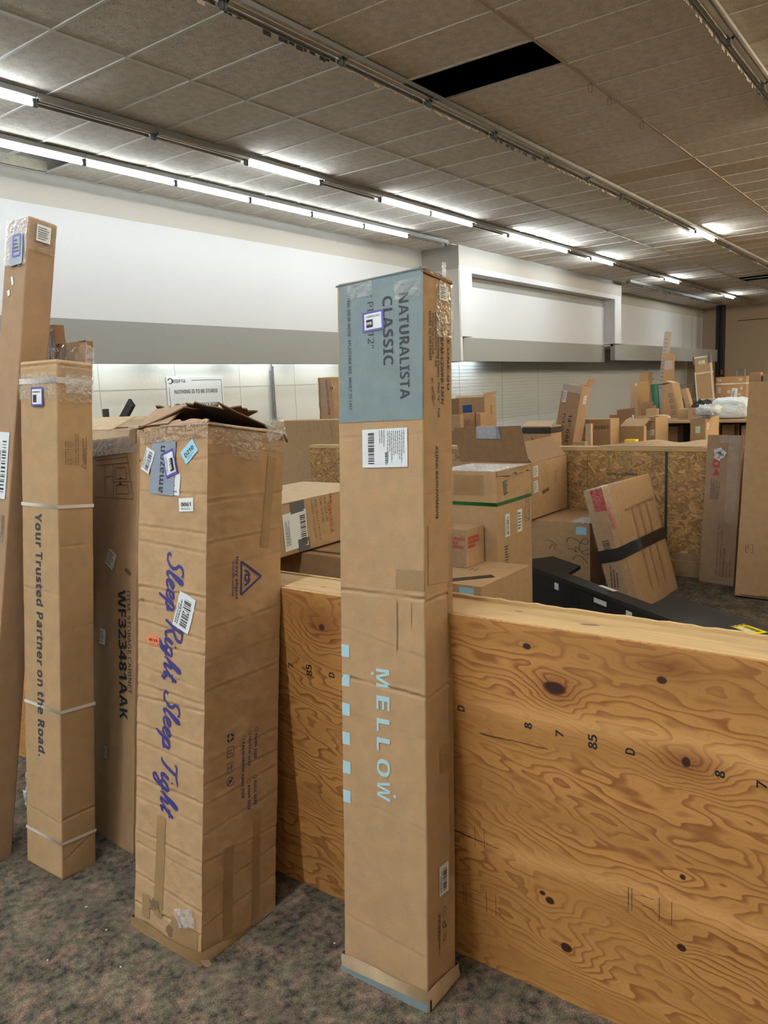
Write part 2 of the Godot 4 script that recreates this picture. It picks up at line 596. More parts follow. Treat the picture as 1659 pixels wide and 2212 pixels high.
# how far a battered face lies inside its flat plane
var info := {}
func dent(q: Dictionary, fi: int, u: float, v: float) -> float:
	var f: FastNoiseLite = q.noise
	var amp: float = q.amp
	var d := amp * (0.5 + 0.5 * f.get_noise_3d(u * 5.0 + fi * 3.0, v * 4.0, 1.0)) + amp * 0.35 * (0.5 + 0.5 * f.get_noise_3d(u * 22.0, v * 22.0, fi * 5.0))
	for c: Array in q.creases:
		if c[0] == fi:
			var dv: float = v - (c[1] + c[2] * u + 0.0025 * f.get_noise_2d(u * 30.0, c[1] * 9.0))
			if absf(dv) < 0.025:
				var fade := clampf(0.75 + 0.9 * f.get_noise_2d(u * 9.0 + c[1] * 40.0, 5.0), 0.15, 1.0)
				d += fade * c[3] * exp(-pow(dv / 0.0032, 2.0))
				d -= fade * c[3] * 0.35 * exp(-pow((dv - 0.0075) / 0.004, 2.0))
	return d


# bends a flat mesh onto the dented face it sticks to
func conform(box: Node, m: Mesh, xf: Transform3D) -> Mesh:
	if not info.has(box):
		return m
	var q: Dictionary = info[box]
	var fi := -1
	if xf.basis.z.normalized().dot(Vector3.LEFT) > 0.99:
		fi = 0
	elif xf.basis.z.normalized().dot(Vector3.BACK) > 0.99:
		fi = 1
	if fi < 0:
		return m
	var arr := m.surface_get_arrays(0)
	var v: PackedVector3Array = arr[Mesh.ARRAY_VERTEX]
	var inv := xf.affine_inverse()
	for i in v.size():
		var p := xf * v[i]
		if fi == 0:
			p.x += dent(q, 0, p.z + q.D, p.y) - 0.0007
		else:
			p.z += 0.0007 - dent(q, 1, p.x, p.y)
		v[i] = inv * p
	arr[Mesh.ARRAY_VERTEX] = v
	arr[Mesh.ARRAY_TANGENT] = null
	var out := ArrayMesh.new()
	out.add_surface_from_arrays(Mesh.PRIMITIVE_TRIANGLES, arr)
	return out


func carton_mesh(W: float, D: float, H: float, r := 0.005, step := 1.0, amp := 0.0, creases := [], q := {}, top := true, vstep := 0.0) -> ArrayMesh:
	var mb := MB.new()
	var per := []          # [pos xz, normal xz, face, u]
	var faces := [[Vector2(0, -D), Vector2(0, 1), Vector2(-1, 0), D], [Vector2(0, 0), Vector2(1, 0), Vector2(0, 1), W], [Vector2(W, 0), Vector2(0, -1), Vector2(1, 0), D], [Vector2(W, -D), Vector2(-1, 0), Vector2(0, -1), W]]
	for fi in 4:
		var f: Array = faces[fi]
		var o: Vector2 = f[0]
		var dir: Vector2 = f[1]
		var nn: Vector2 = f[2]
		var L: float = f[3]
		var cnt := maxi(1, int(ceil((L - 2 * r) / step)))
		for i in cnt + 1:
			var u := r + (L - 2 * r) * i / cnt
			per.append([o + dir * u, nn, fi, u])
		var n2: Vector2 = faces[(fi + 1) % 4][2]
		var cc := o + dir * (L - r) - nn * r
		var am := (nn + n2).normalized()
		per.append([cc + am * r, am, fi, L])
	per.append(per[0])
	var ys := []
	if vstep <= 0.0:
		vstep = step if creases.is_empty() else 0.004
	var rows := maxi(1, int(ceil((H - 2 * r) / vstep)))
	for j in rows + 1:
		ys.append(r + (H - 2 * r) * j / rows)
	ys.push_front(0.0)
	ys.append(H)
	var base := []
	var cum := 0.0
	var cums := []
	for i in per.size():
		if i > 0:
			cum += (per[i][0] as Vector2).distance_to(per[i - 1][0])
		cums.append(cum)
	for j in ys.size():
		var row := []
		var inset := r * 0.7 if (j == 0 or j == ys.size() - 1) else 0.0
		for i in per.size():
			var p: Array = per[i]
			var pos: Vector2 = p[0]
			var nn: Vector2 = p[1]
			var d := inset
			if amp > 0.0:
				var u: float = p[3]
				var fi: int = p[2]
				d += dent(q, fi, u, ys[j])
			pos -= nn * d
			row.append(mb.vert(Vector3(pos.x, ys[j], pos.y), Vector3(nn.x, 0, nn.y), Vector2(cums[i], H - ys[j])))
		base.append(row)
	# smooth normals from neighbours
	var cols := per.size()
	if amp > 0.0:
		for j in ys.size():
			for i in cols:
				var i0: int = i - 1 if i > 0 else cols - 2
				var i1: int = i + 1 if i < cols - 1 else 1
				var a: Vector3 = mb.v[base[j][i1]] - mb.v[base[j][i0]]
				var b: Vector3 = mb.v[base[mini(j + 1, ys.size() - 1)][i]] - mb.v[base[maxi(j - 1, 0)][i]]
				var nq := a.cross(b).normalized()
				if nq.dot(mb.n[base[j][i]]) < 0.0:
					nq = -nq
				mb.n[base[j][i]] = nq
	for j in ys.size() - 1:
		for i in cols - 1:
			mb.quad(base[j][i], base[j][i + 1], base[j + 1][i + 1], base[j + 1][i])
	for e in ([0, ys.size() - 1] if top else [0]):
		var up := Vector3.DOWN if e == 0 else Vector3.UP
		var ctr := mb.vert(Vector3(W * 0.5, ys[e], -D * 0.5), up, Vector2(W * 0.5, D * 0.5))
		var ring := []
		for i in cols:
			var p := mb.v[base[e][i]]
			ring.append(mb.vert(p, up, Vector2(p.x, -p.z)))
		for i in cols - 1:
			mb.tri(ctr, ring[i], ring[i + 1])
	return mb.mesh()


# a loop round a carton (straps, tape bands), from v0 to v1 up
func loop_mesh(W: float, D: float, v0: float, v1: float, off: float, wave := 0.0, skew := 0.0, steps := 1) -> ArrayMesh:
	var mb := MB.new()
	var pts := []
	var cs := [Vector2(-off, -D - off), Vector2(-off, off), Vector2(W + off, off), Vector2(W + off, -D - off)]
	for k in 4:
		for i in steps:
			pts.append((cs[k] as Vector2).lerp(cs[(k + 1) % 4], float(i) / steps))
	pts.append(cs[0])
	var ctr := Vector2(W * 0.5, -D * 0.5)
	var lastrow := []
	var cum := 0.0
	for i in pts.size():
		var p: Vector2 = pts[i]
		if i > 0:
			cum += p.distance_to(pts[i - 1])
		var row := []
		for q in 5:
			var k := q / 4.0
			var o := (p - ctr).normalized() * (wave * (0.5 + 0.5 * sin(cum * 70.0 + q * 2.1)) * (1.0 if q > 0 and q < 4 else 0.4))
			var nn := Vector3(o.x, 0, o.y) if o.length() > 0.0 else Vector3((p - ctr).x, 0, (p - ctr).y)
			var yy := lerpf(v0, v1, k) + skew * p.y + wave * sin(cum * 23.0) * (1.0 if q == 4 else 0.0)
			row.append(mb.vert(Vector3(p.x + o.x, yy, p.y + o.y), nn.normalized(), Vector2(cum, k * (v1 - v0))))
		if i > 0:
			for q in 4:
				mb.quad(lastrow[q], row[q], row[q + 1], lastrow[q + 1])
		lastrow = row
	for side in 4:
		pass
	# per-face normals so that the loop shades like the faces it lies on
	if wave == 0.0:
		for i in mb.v.size():
			var p := mb.v[i]
			if absf(p.x + off) < 1e-5 and p.z < off - 1e-4:
				mb.n[i] = Vector3.LEFT
			elif absf(p.z - off) < 1e-5:
				mb.n[i] = Vector3.BACK
	return mb.mesh()


# places a flat thing on a carton face: u from the face's left edge, v up, turned by deg
func on_face(D: float, face: String, u: float, v: float, deg := 0.0, off := 0.0008, H := 0.0) -> Transform3D:
	var r := Vector3.BACK
	var up := Vector3.UP
	var nn := Vector3.LEFT
	var o := Vector3(-off, v, u - D)
	if face == "R":
		r = Vector3.RIGHT
		nn = Vector3.BACK
		o = Vector3(u, v, off)
	elif face == "T":
		r = Vector3.RIGHT
		up = Vector3.FORWARD
		nn = Vector3.UP
		o = Vector3(u, H + off, -v)
	elif face == "TL":
		r = Vector3.BACK
		up = Vector3.RIGHT
		nn = Vector3.UP
		o = Vector3(v, H + off, u - D)
	var c := cos(deg_to_rad(deg))
	var s := sin(deg_to_rad(deg))
	return Transform3D(Basis(r * c + up * s, up * c - r * s, nn), o)


var sans: SystemFont
var sans_bold: SystemFont
var serif: SystemFont
func text(parent: Node, s: String, xf: Transform3D, length: float, height: float, m: Material, font: Font = null, called := "lettering") -> void:
	var tm := TextMesh.new()
	tm.text = s
	tm.font = font if font else sans
	tm.font_size = 48
	tm.pixel_size = 0.01
	tm.depth = 0.0
	tm.curve_step = 1.5
	var bb := tm.get_aabb()
	var k := Vector3(length / bb.size.x, height / bb.size.y, 1.0)
	var c := bb.get_center()
	part(called, tm, m, parent, xf * Transform3D(Basis.from_scale(k), Vector3(-c.x * k.x, -c.y * k.y, 0)))


func quad_mesh(w: float, h: float, curl := 0.0) -> ArrayMesh:
	var mb := MB.new()
	mb.sheet(clampi(int(w / 0.006), 3, 40), clampi(int(h / 0.006), 3, 60), func(s: float, t: float) -> Vector3: return Vector3((s - 0.5) * w, (t - 0.5) * h, curl * (pow(2 * s - 1, 4) * 0.5 + pow(2 * t - 1, 4) * 0.5) + 0.0003), Vector3.BACK, Vector2(w, h), 0.0003)
	return mb.mesh()


func bars_mesh(w: float, h: float, n: int) -> ArrayMesh:
	var mb := MB.new()
	var x := -w * 0.5
	var unit := w / (n * 3.4)
	while x < w * 0.5 - unit * 3:
		var bw := unit * rng.randi_range(1, 3)
		mb.flat([Vector3(x, -h * 0.5, 0), Vector3(x + bw, -h * 0.5, 0), Vector3(x + bw, h * 0.5, 0), Vector3(x, h * 0.5, 0)], Vector3.BACK)
		x += bw + unit * rng.randi_range(1, 3)
	return mb.mesh()


# lines of print too small to read
func print_mesh(w: float, h: float, lines: int, fill := 0.45) -> ArrayMesh:
	var mb := MB.new()
	for i in lines:
		var y := h * 0.5 - h * (i + 0.5) / lines
		var lh := h / lines * fill * 0.5
		var x := -w * 0.5
		var stop := w * 0.5 - w * rng.randf() * 0.45
		while x < stop:
			var ww := minf(rng.randf_range(0.03, 0.11) * w, stop - x)
			mb.flat([Vector3(x, y - lh, 0), Vector3(x + ww, y - lh, 0), Vector3(x + ww, y + lh, 0), Vector3(x, y + lh, 0)], Vector3.BACK)
			x += ww + w * 0.022
	return mb.mesh()


func up_by(z: float, x := 0.0, y := 0.0, deg := 0.0) -> Transform3D:
	return Transform3D(Basis(Vector3.BACK, deg_to_rad(deg)), Vector3(x, y, z))


# stuck-on label; style says what is printed on it
func sticker(box: Node, xf: Transform3D, w: float, h: float, style: String, words := "") -> Node3D:
	var base := "label_white"
	if style.begins_with("purple"):
		base = "label_purple"
	elif style == "blue":
		base = "label_blue"
	elif style == "orange":
		base = "label_orange"
	elif style == "grey":
		base = "label_grey"
	var l := part("label", quad_mesh(w, h, 0.0006), M[base], box, xf)
	var z := 0.0011
	if style == "bars":
		part("barcode", bars_mesh(w * 0.8, h * 0.42, 22), M.ink_black, l, up_by(z, 0, -h * 0.12))
		part("print", print_mesh(w * 0.8, h * 0.2, 2), M.ink_grey, l, up_by(z, 0, h * 0.33))
	elif style == "bars_tall":
		part("barcode", bars_mesh(h * 0.8, w * 0.42, 22), M.ink_black, l, up_by(z, w * 0.1, 0, 90))
		part("print", print_mesh(h * 0.8, w * 0.25, 2), M.ink_grey, l, up_by(z, -w * 0.32, 0, 90))
	elif style == "print":
		part("print", print_mesh(w * 0.82, h * 0.8, 6), M.ink_grey, l, up_by(z))
	elif style == "purple_wide" or style == "purple_tall":
		part("panel", quad_mesh(w * 0.8, h * 0.8), M.label_white, l, up_by(0.0006))
		if style == "purple_wide":
			if words:
				text(l, "PPE166" + words, up_by(0.0016, 0, h * 0.26, 180), w * 0.62, h * 0.11, M.ink_grey)
			else:
				part("print", print_mesh(w * 0.66, h * 0.14, 1), M.ink_grey, l, up_by(0.0016, 0, h * 0.25))
			var blk := part("block", quad_mesh(w * 0.30, h * 0.40), M.ink_black, l, up_by(0.0012, -w * 0.16, -h * 0.10))
			if words:
				text(blk, words, up_by(0.001, 0, 0, 180), w * 0.24, h * 0.16, M.label_white, sans_bold)
		else:
			text(l, "PPE166" + words, up_by(0.0016, -w * 0.26, 0, 90), h * 0.62, w * 0.11, M.ink_grey)
			var blk := part("block", quad_mesh(w * 0.34, h * 0.5), M.ink_black, l, up_by(0.0012, w * 0.15, -h * 0.08))
			if words:
				text(blk, words, up_by(0.001, 0, 0, 90), h * 0.4, w * 0.2, M.label_white, sans_bold)
	elif words:
		text(l, words, up_by(z, 0, h * 0.03), w * 0.68, h * 0.30, M.ink_black, sans_bold)
		part("print", print_mesh(w * 0.7, h * 0.14, 2), M.ink_grey, l, up_by(z, 0, -h * 0.30))
	return l


# crumpled clear film or tape lying on a face
func film(box: Node, D: float, face: String, u0: float, v0: float, u1: float, v1: float, m: String, amp := 0.003, deg := 0.0, called := "film", off := 0.0025) -> void:
	var w := u1 - u0
	var h := v1 - v0
	var mb := MB.new()
	var sd := u0 * 31.0 + v0 * 17.0
	nz.frequency = 1.0
	var nx := clampi(int(w / 0.008), 3, 26)
	var ny := clampi(int(h / 0.008), 3, 26)
	mb.sheet(nx, ny, func(s: float, t: float) -> Vector3:
		var rag := 0.0 if amp < 0.0012 else 0.06
		var x := (s - 0.5) * w + rag * w * nz.get_noise_2d(t * 9.0 + sd, s * 2.0)
		var y := (t - 0.5) * h + rag * h * nz.get_noise_2d(s * 9.0, sd + t * 2.0)
		return Vector3(x, y, amp * (nz.get_noise_2d(x * 60.0 + sd, y * 60.0) * 0.6 + absf(nz.get_noise_2d(x * 25.0 - sd, y * 25.0)))), Vector3.BACK, Vector2(w, h))
	part(called, mb.mesh(), M[m], box, on_face(D, face, (u0 + u1) * 0.5, (v0 + v1) * 0.5, deg, off))


func flat_tape(box: Node, D: float, face: String, u: float, v: float, w: float, h: float, m := "kraft_tape", deg := 0.0, H := 0.0) -> void:
	var fine := MB.new()
	fine.sheet(clampi(int(w / 0.012), 2, 24), clampi(int(h / 0.008), 2, 60), func(s: float, t: float) -> Vector3: return Vector3((s - 0.5) * w, (t - 0.5) * h, 0), Vector3.BACK, Vector2(w, h))
	part("tape", fine.mesh(), M[m], box, on_face(D, face, u, v, deg, 0.0005, H))


# a cardboard flap hinged on an edge: a and b are the hinge ends, out is the direction to the free edge
func flap(box: Node, a: Vector3, b: Vector3, out: Vector3, m: String, ragged := 0.0, bow := 0.0, th := 0.004) -> void:
	var mb := MB.new()
	var nn := (b - a).cross(out).normalized()
	nz.frequency = 1.0
	mb.sheet(14 if ragged > 0.0 else 4, 4, func(s: float, t: float) -> Vector3:
		var k := 1.0 + ragged * (nz.get_noise_2d(s * 9.0 + a.x * 7.0, 3.0) + 0.5 * nz.get_noise_2d(s * 31.0, 8.0 + a.z))
		return a.lerp(b, s) + out * t * k + nn * (bow * sin(t * PI * 0.5) * (1.0 + ragged * nz.get_noise_2d(s * 6.0, 20.0))), nn, Vector2(a.distance_to(b), out.length()), th)
	part("flap", mb.mesh(), M[m], box)


func carton(called: String, label: String, xf: Transform3D, W: float, D: float, H: float, m := "kraft", step := 1.0, amp := 0.0, creases := [], group := "", top := true) -> Node3D:
	var o := thing(called, label, "box", xf, group)
	var q := {}
	if amp > 0.0:
		var f := FastNoiseLite.new()
		f.noise_type = FastNoiseLite.TYPE_SIMPLEX_SMOOTH
		f.seed = 900 + info.size()
		f.frequency = 1.0
		f.fractal_octaves = 3
		q = {"noise": f, "amp": amp, "creases": creases, "D": D}
		info[o] = q
	part("body", carton_mesh(W, D, H, minf(0.006, minf(W, D) * 0.1), step, amp, creases, q, top), M[m], o)
	return o


func smooth_line(pts: Array, sub := 6) -> PackedVector2Array:
	var out := PackedVector2Array()
	for i in pts.size() - 1:
		var p0: Vector2 = pts[maxi(i - 1, 0)]
		var p1: Vector2 = pts[i]
		var p2: Vector2 = pts[i + 1]
		var p3: Vector2 = pts[mini(i + 2, pts.size() - 1)]
		for k in sub:
			out.append(p1.cubic_interpolate(p2, p0, p3, float(k) / sub))
	out.append(pts[pts.size() - 1])
	return out


# handwriting: each letter is strokes in units of the x-height
func script_mesh(s: String, size: float, thick: float) -> MB:
	var G := {
		"e": [0.82, "0,.3 .45,.52 .62,.82 .42,1 .18,.75 .16,.3 .42,0 .65,.08 .82,.3"],
		"l": [0.62, "0,.3 .32,1 .52,1.8 .42,2.2 .25,1.8 .16,.6 .3,0 .62,.3"],
		"p": [1.0, "0,.3 .24,.98|.24,.98 .2,.2 .08,-1.05|.18,.5 .45,.98 .72,.85 .72,.35 .45,0 .2,.18|.45,0 .75,.08 1,.3"],
		"i": [0.6, "0,.3 .24,1 .17,.35 .3,0 .6,.3|.3,1.42 .36,1.52"],
		"g": [0.95, "0,.3 .12,.6|.66,.9 .4,1 .13,.7 .12,.22 .35,0 .6,.35 .68,1|.68,1 .62,0 .5,-.8 .25,-1.08 .04,-.75 .4,-.2 .95,.3"],
		"h": [1.0, "0,.3 .36,1.1 .56,1.9 .44,2.2 .28,1.8 .1,0|.14,.4 .42,.98 .64,.9 .6,.3 .72,0 1,.3"],
		"t": [0.66, "0,.3 .3,1 .44,1.75|.44,1.75 .26,.5 .36,0 .66,.3|.02,1.18 .68,1.26"],
		"S": [1.15, "1.15,1.95 .9,2.2 .5,2.05 .4,1.6 .72,1.2 .86,.7 .6,.1 .15,0 -.12,.3 .08,.5"],
		"R": [1.35, ".36,2.1 .22,1 .05,0|-.1,1.75 .4,2.2 .98,2.1 1.02,1.55 .6,1.12 .26,1.08|.5,1.1 .8,.4 1.1,0 1.35,.25"],
		"T": [1.2, "-.15,1.85 .1,2.12 .6,2.05 1.35,2.28|.68,2.1 .56,1 .38,.1 .1,.02"],
		",": [0.5, ".2,.12 .08,-.38"],
		" ": [0.75, ""]}
	var mb := MB.new()
	var x := 0.0
	for ch in s:
		var g: Array = G[ch]
		if g[1]:
			for stroke: String in (g[1] as String).split("|"):
				var pts := []
				for pair in stroke.split(" "):
					var c := pair.split(",")
					var yy := c[1].to_float()
					pts.append(Vector2((x + c[0].to_float() + yy * 0.28) * size, yy * size))
				mb.ribbon(smooth_line(pts), thick)
		x += g[0]
	return mb


func centred(mb: MB, w: float, h: float) -> ArrayMesh:
	var lo := Vector3(1e9, 1e9, 0)
	var hi := -lo
	for p in mb.v:
		lo = lo.min(p)
		hi = hi.max(p)
	for i in mb.v.size():
		var p := mb.v[i]
		mb.v[i] = Vector3((p.x - (lo.x + hi.x) * 0.5) * w / (hi.x - lo.x), (p.y - (lo.y + hi.y) * 0.5) * h / (hi.y - lo.y), 0)
	return mb.mesh()


func strokes(parent: Node, xf: Transform3D, lines: Array, thick: float, m: Material, called := "drawing", close := false) -> void:
	var mb := MB.new()
	for l: Array in lines:
		var pv := PackedVector2Array()
		for p: Vector2 in l:
			pv.append(p)
		if close:
			pv.append(l[0])
		for i in pv.size() - 1:
			var seg := PackedVector2Array([pv[i], pv[i + 1]])
			var d := (pv[i + 1] - pv[i]).normalized()
			var o := Vector2(-d.y, d.x) * thick * 0.5
			mb.flat([Vector3(seg[0].x + o.x, seg[0].y + o.y, 0), Vector3(seg[1].x + o.x, seg[1].y + o.y, 0), Vector3(seg[1].x - o.x, seg[1].y - o.y, 0), Vector3(seg[0].x - o.x, seg[0].y - o.y, 0)], Vector3.BACK)
	part(called, mb.mesh(), m, parent, xf)
func prism(mb: MB, poly: PackedVector2Array, y0: float, y1: float, ex: Vector3, ey: Vector3) -> void:
	# polygon in the plane (ex, ey), extruded along y
	var tri := Geometry2D.triangulate_polygon(poly)
	for lvl in [y0, y1]:
		var nn := Vector3.UP if lvl == maxf(y0, y1) else Vector3.DOWN
		var ids := []
		for p in poly:
			ids.append(mb.vert(ex * p.x + ey * p.y + Vector3.UP * lvl, nn, p))
		for k in range(0, tri.size(), 3):
			mb.tri(ids[tri[k]], ids[tri[k + 1]], ids[tri[k + 2]])
	var mid := Vector2.ZERO
	for p in poly:
		mid += p
	mid /= poly.size()
	var area := 0.0
	for i in poly.size():
		area += poly[i].cross(poly[(i + 1) % poly.size()])
	for i in poly.size():
		var a := poly[i]
		var b := poly[(i + 1) % poly.size()]
		var d := (b - a).normalized()
		var o := Vector2(d.y, -d.x) * signf(area)
		var nn := (ex * o.x + ey * o.y).normalized()
		mb.flat([ex * a.x + ey * a.y + Vector3.UP * y0, ex * b.x + ey * b.y + Vector3.UP * y0, ex * b.x + ey * b.y + Vector3.UP * y1, ex * a.x + ey * a.y + Vector3.UP * y1], nn)


func slab(lo: Vector3, hi: Vector3, ch := 0.0) -> ArrayMesh:
	var mb := MB.new()
	mb.bx(lo, hi, ch)
	return mb.mesh()


const EXPOSURE := 1.85
const TUBE_ENERGY := 0.3
const LIGHT_COLOR := Color(0.925, 0.975, 1.0)

func _ready() -> void:
	rng.seed = 12
	# ---- camera, environment
	var cam := Camera3D.new()
	cam.name = "camera"
	cam.transform = Transform3D(Basis(Vector3(0.59304, -0.04405, 0.80397), Vector3(0.14796, 0.98746, -0.05503), Vector3(-0.79146, 0.15159, 0.59212)), EYE)
	cam.fov = 66.095
	cam.near = 0.05
	cam.far = 100.0
	add_child(cam)
	var env := Environment.new()
	env.background_mode = Environment.BG_COLOR
	env.background_color = Color(0.02, 0.02, 0.02)
	env.tonemap_mode = Environment.TONE_MAPPER_LINEAR
	env.tonemap_exposure = EXPOSURE
	env.sdfgi_enabled = true
	env.ssao_enabled = true
	env.ssil_enabled = true
	var we := WorldEnvironment.new()
	we.name = "environment"
	we.environment = env
	add_child(we)
	sans = SystemFont.new()
	sans.font_names = PackedStringArray(["Droid Sans"])
	sans_bold = SystemFont.new()
	sans_bold.font_names = PackedStringArray(["Droid Sans"])
	sans_bold.font_weight = 700
	serif = SystemFont.new()
	serif.font_names = PackedStringArray(["Droid Serif"])
	make_materials()
	# ---- room
	build_room()
	build_ceiling()
	build_lights()
	# ---- bins
	build_bin_wall()
	build_partition()
	# ---- foreground cartons
	carton_a()
	carton_b()
	carton_d()
	carton_e()
	carton_w()
	# ---- in the bin and beyond
	inside_bin()
	far_row()
	table_row()
	bits()


func build_room() -> void:
	var f := struct("floor")
	part("carpet", slab(Vector3(-15.4, -0.2, -4.2), Vector3(29.2, 0.0, 13.8)), M.carpet, f)
	var wl := struct("wall_left")
	part("lower_wall", slab(Vector3(-15.4, 0, -4.0), Vector3(9.6, 2.6, -3.75)), M.wall_cream, wl)
	part("lower_wall", slab(Vector3(17.2, 0, -4.0), Vector3(29.0, 2.6, -3.75)), M.wall_white, wl)
	# bulkhead over the left bay: grey band, white panel, header
	part("band", slab(Vector3(-15.4, 2.03, -3.32), Vector3(9.42, 2.54, -3.20)), M.wall_band, wl)
	part("panel", slab(Vector3(-15.4, 2.54, -3.32), Vector3(9.42, 3.762, -3.20)), M.wall_white, wl)
	part("header", slab(Vector3(-15.4, 3.762, -3.32), Vector3(9.42, 5.1, -3.198)), M.wall_header, wl)
	part("soffit", slab(Vector3(-15.4, 2.28, -3.9), Vector3(9.42, 2.36, -3.30)), M.wall_white, wl)
	# framed bay that stands forward
	part("return_panel", slab(Vector3(9.38, 2.045, -3.3), Vector3(9.46, 3.70, -2.41)), M.wall_cream, wl)
	part("return_header", slab(Vector3(9.378, 3.70, -3.3), Vector3(9.46, 5.1, -2.41)), M.wall_header, wl)
	part("post", slab(Vector3(9.40, 2.49, -2.72), Vector3(9.84, 3.76, -2.40)), M.wall_white, wl)
	part("post", slab(Vector3(17.25, 2.50, -3.3), Vector3(17.72, 3.76, -2.40)), M.wall_white, wl)
	part("lintel", slab(Vector3(9.84, 3.655, -2.72), Vector3(17.25, 3.76, -2.40)), M.wall_white, wl)
	part("header", slab(Vector3(9.38, 3.76, -2.74), Vector3(17.74, 5.1, -2.398)), M.wall_header, wl)
	part("recess_panel", slab(Vector3(9.8, 2.505, -2.82), Vector3(17.25, 3.47, -2.69)), M.wall_white, wl)
	part("recess_header", slab(Vector3(9.8, 3.47, -2.82), Vector3(17.25, 3.8, -2.692)), M.wall_band, wl)
	part("band", slab(Vector3(9.84, 2.055, -2.82), Vector3(17.3, 2.505, -2.688)), M.wall_band, wl)
	part("band", slab(Vector3(9.38, 2.04, -3.3), Vector3(9.84, 2.49, -2.60)), M.wall_band, wl)
	part("soffit", slab(Vector3(9.4, 2.26, -3.9), Vector3(17.3, 2.34, -2.75)), M.wall_white, wl)
	# right bay: ledge in front of a set-back wall
	part("band", slab(Vector3(17.25, 2.09, -2.52), Vector3(28.1, 2.52, -2.40)), M.wall_band, wl)
	part("ledge", slab(Vector3(17.25, 2.46, -3.3), Vector3(28.1, 2.515, -2.45)), M.wall_white, wl)
	part("panel", slab(Vector3(17.7, 2.5, -3.34), Vector3(28.9, 3.78, -3.20)), M.wall_white, wl)
	part("header", slab(Vector3(17.7, 3.78, -3.34), Vector3(28.9, 5.1, -3.198)), M.wall_header, wl)
	# seams of the painted boards under the bulkhead
	for x in [1.4, 2.62, 3.84, 5.06, 6.28, 7.5, 8.72]:
		part("panel_seam", slab(Vector3(x - 0.004, 0.3, -3.752), Vector3(x + 0.004, 2.26, -3.7475)), M.wall_line, wl)
	part("panel_seam", slab(Vector3(-4.0, 1.71, -3.752), Vector3(9.0, 1.722, -3.7475)), M.wall_line, wl)
	for x in [26.2, 27.3]:
		part("panel_seam", slab(Vector3(x - 0.012, 2.55, -3.205), Vector3(x + 0.012, 3.75, -3.190)), M.wall_line, wl)
	# slatted display wall
	for k in 4:
		var x0 := 9.55 + k * 1.95
		part("slat_backing", slab(Vector3(x0, 0.0, -4.0), Vector3(x0 + 1.94, 2.4, -3.735)), M.wall_slat, wl)
		var mb := MB.new()
		for j in 30:
			mb.bx(Vector3(x0 + 0.004, 0.04 + j * 0.076, -3.745), Vector3(x0 + 1.936, 0.04 + j * 0.076 + 0.068, -3.726), 0.004)
		tag(part("slat_panel", mb.mesh(), M.wall_slat, wl), "", "", "", "stuff")
	var wb := struct("wall_back")
	part("back_wall", slab(Vector3(28.72, 0, -4.2), Vector3(29.0, 5.1, 13.8)), M.wall_back, wb)
	part("panel_seam", slab(Vector3(28.70, 3.55, -1.95), Vector3(28.73, 3.575, -0.2)), M.trim_dark, wb)
	part("panel_seam", slab(Vector3(28.70, 0.3, -0.4), Vector3(28.73, 3.55, -0.385)), M.trim_dark, wb)
	var wr := struct("wall_right")
	part("right_wall", slab(Vector3(-15.4, 0, 13.5), Vector3(29.0, 5.1, 13.8)), M.wall_cream, wr)
	var wf := struct("wall_front")
	part("front_wall", slab(Vector3(-15.6, 0, -4.2), Vector3(-15.2, 5.1, 13.8)), M.wall_cream, wf)
	# black steel column
	var c := thing("steel_column", "black steel column standing beside the far end of the white wall", "column", Transform3D(Basis(), Vector3(27.75, 0, -2.33)))
	part("flange", slab(Vector3(-0.02, 0, -0.14), Vector3(0.2, CEIL, -0.03), 0.004), M.steel_black, c)
	part("flange", slab(Vector3(-0.02, 0, 0.04), Vector3(0.2, CEIL, 0.15), 0.004), M.steel_black, c)
	part("web", slab(Vector3(0.08, 0, -0.04), Vector3(0.12, CEIL, 0.05)), M.steel_black, c)
	part("fire_tag", slab(Vector3(-0.03, 1.62, 0.06), Vector3(-0.019, 1.78, 0.13)), M.ink_red, c)
	var cd := thing("wall_conduit", "thin grey conduits running down the cream wall below the bulkhead", "conduit", Transform3D(Basis(), Vector3(5.72, 0, -3.71)))
	for k in 3:
		var mb := MB.new()
		mb.tube([Vector3(k * 0.032 - 0.03, 0.0, 0.0), Vector3(k * 0.032 - 0.03, [1.95, 2.28, 2.02][k], 0.0)], 0.011)
		part("pipe", mb.mesh(), M.steel_grey, cd)
	part("clip", slab(Vector3(-0.06, 1.1, -0.04), Vector3(0.06, 1.13, 0.016), 0.003), M.steel_grey, cd)
	# notices
	notice(Vector3(4.19, 1.56, -3.735), 1.04, 0.64, 0.0, "white notice board on the cream wall behind the torn carton")
	notice(Vector3(24.3, 1.63, -3.73), 1.0, 0.62, 0.0, "small white notice on the far white wall beyond the table")


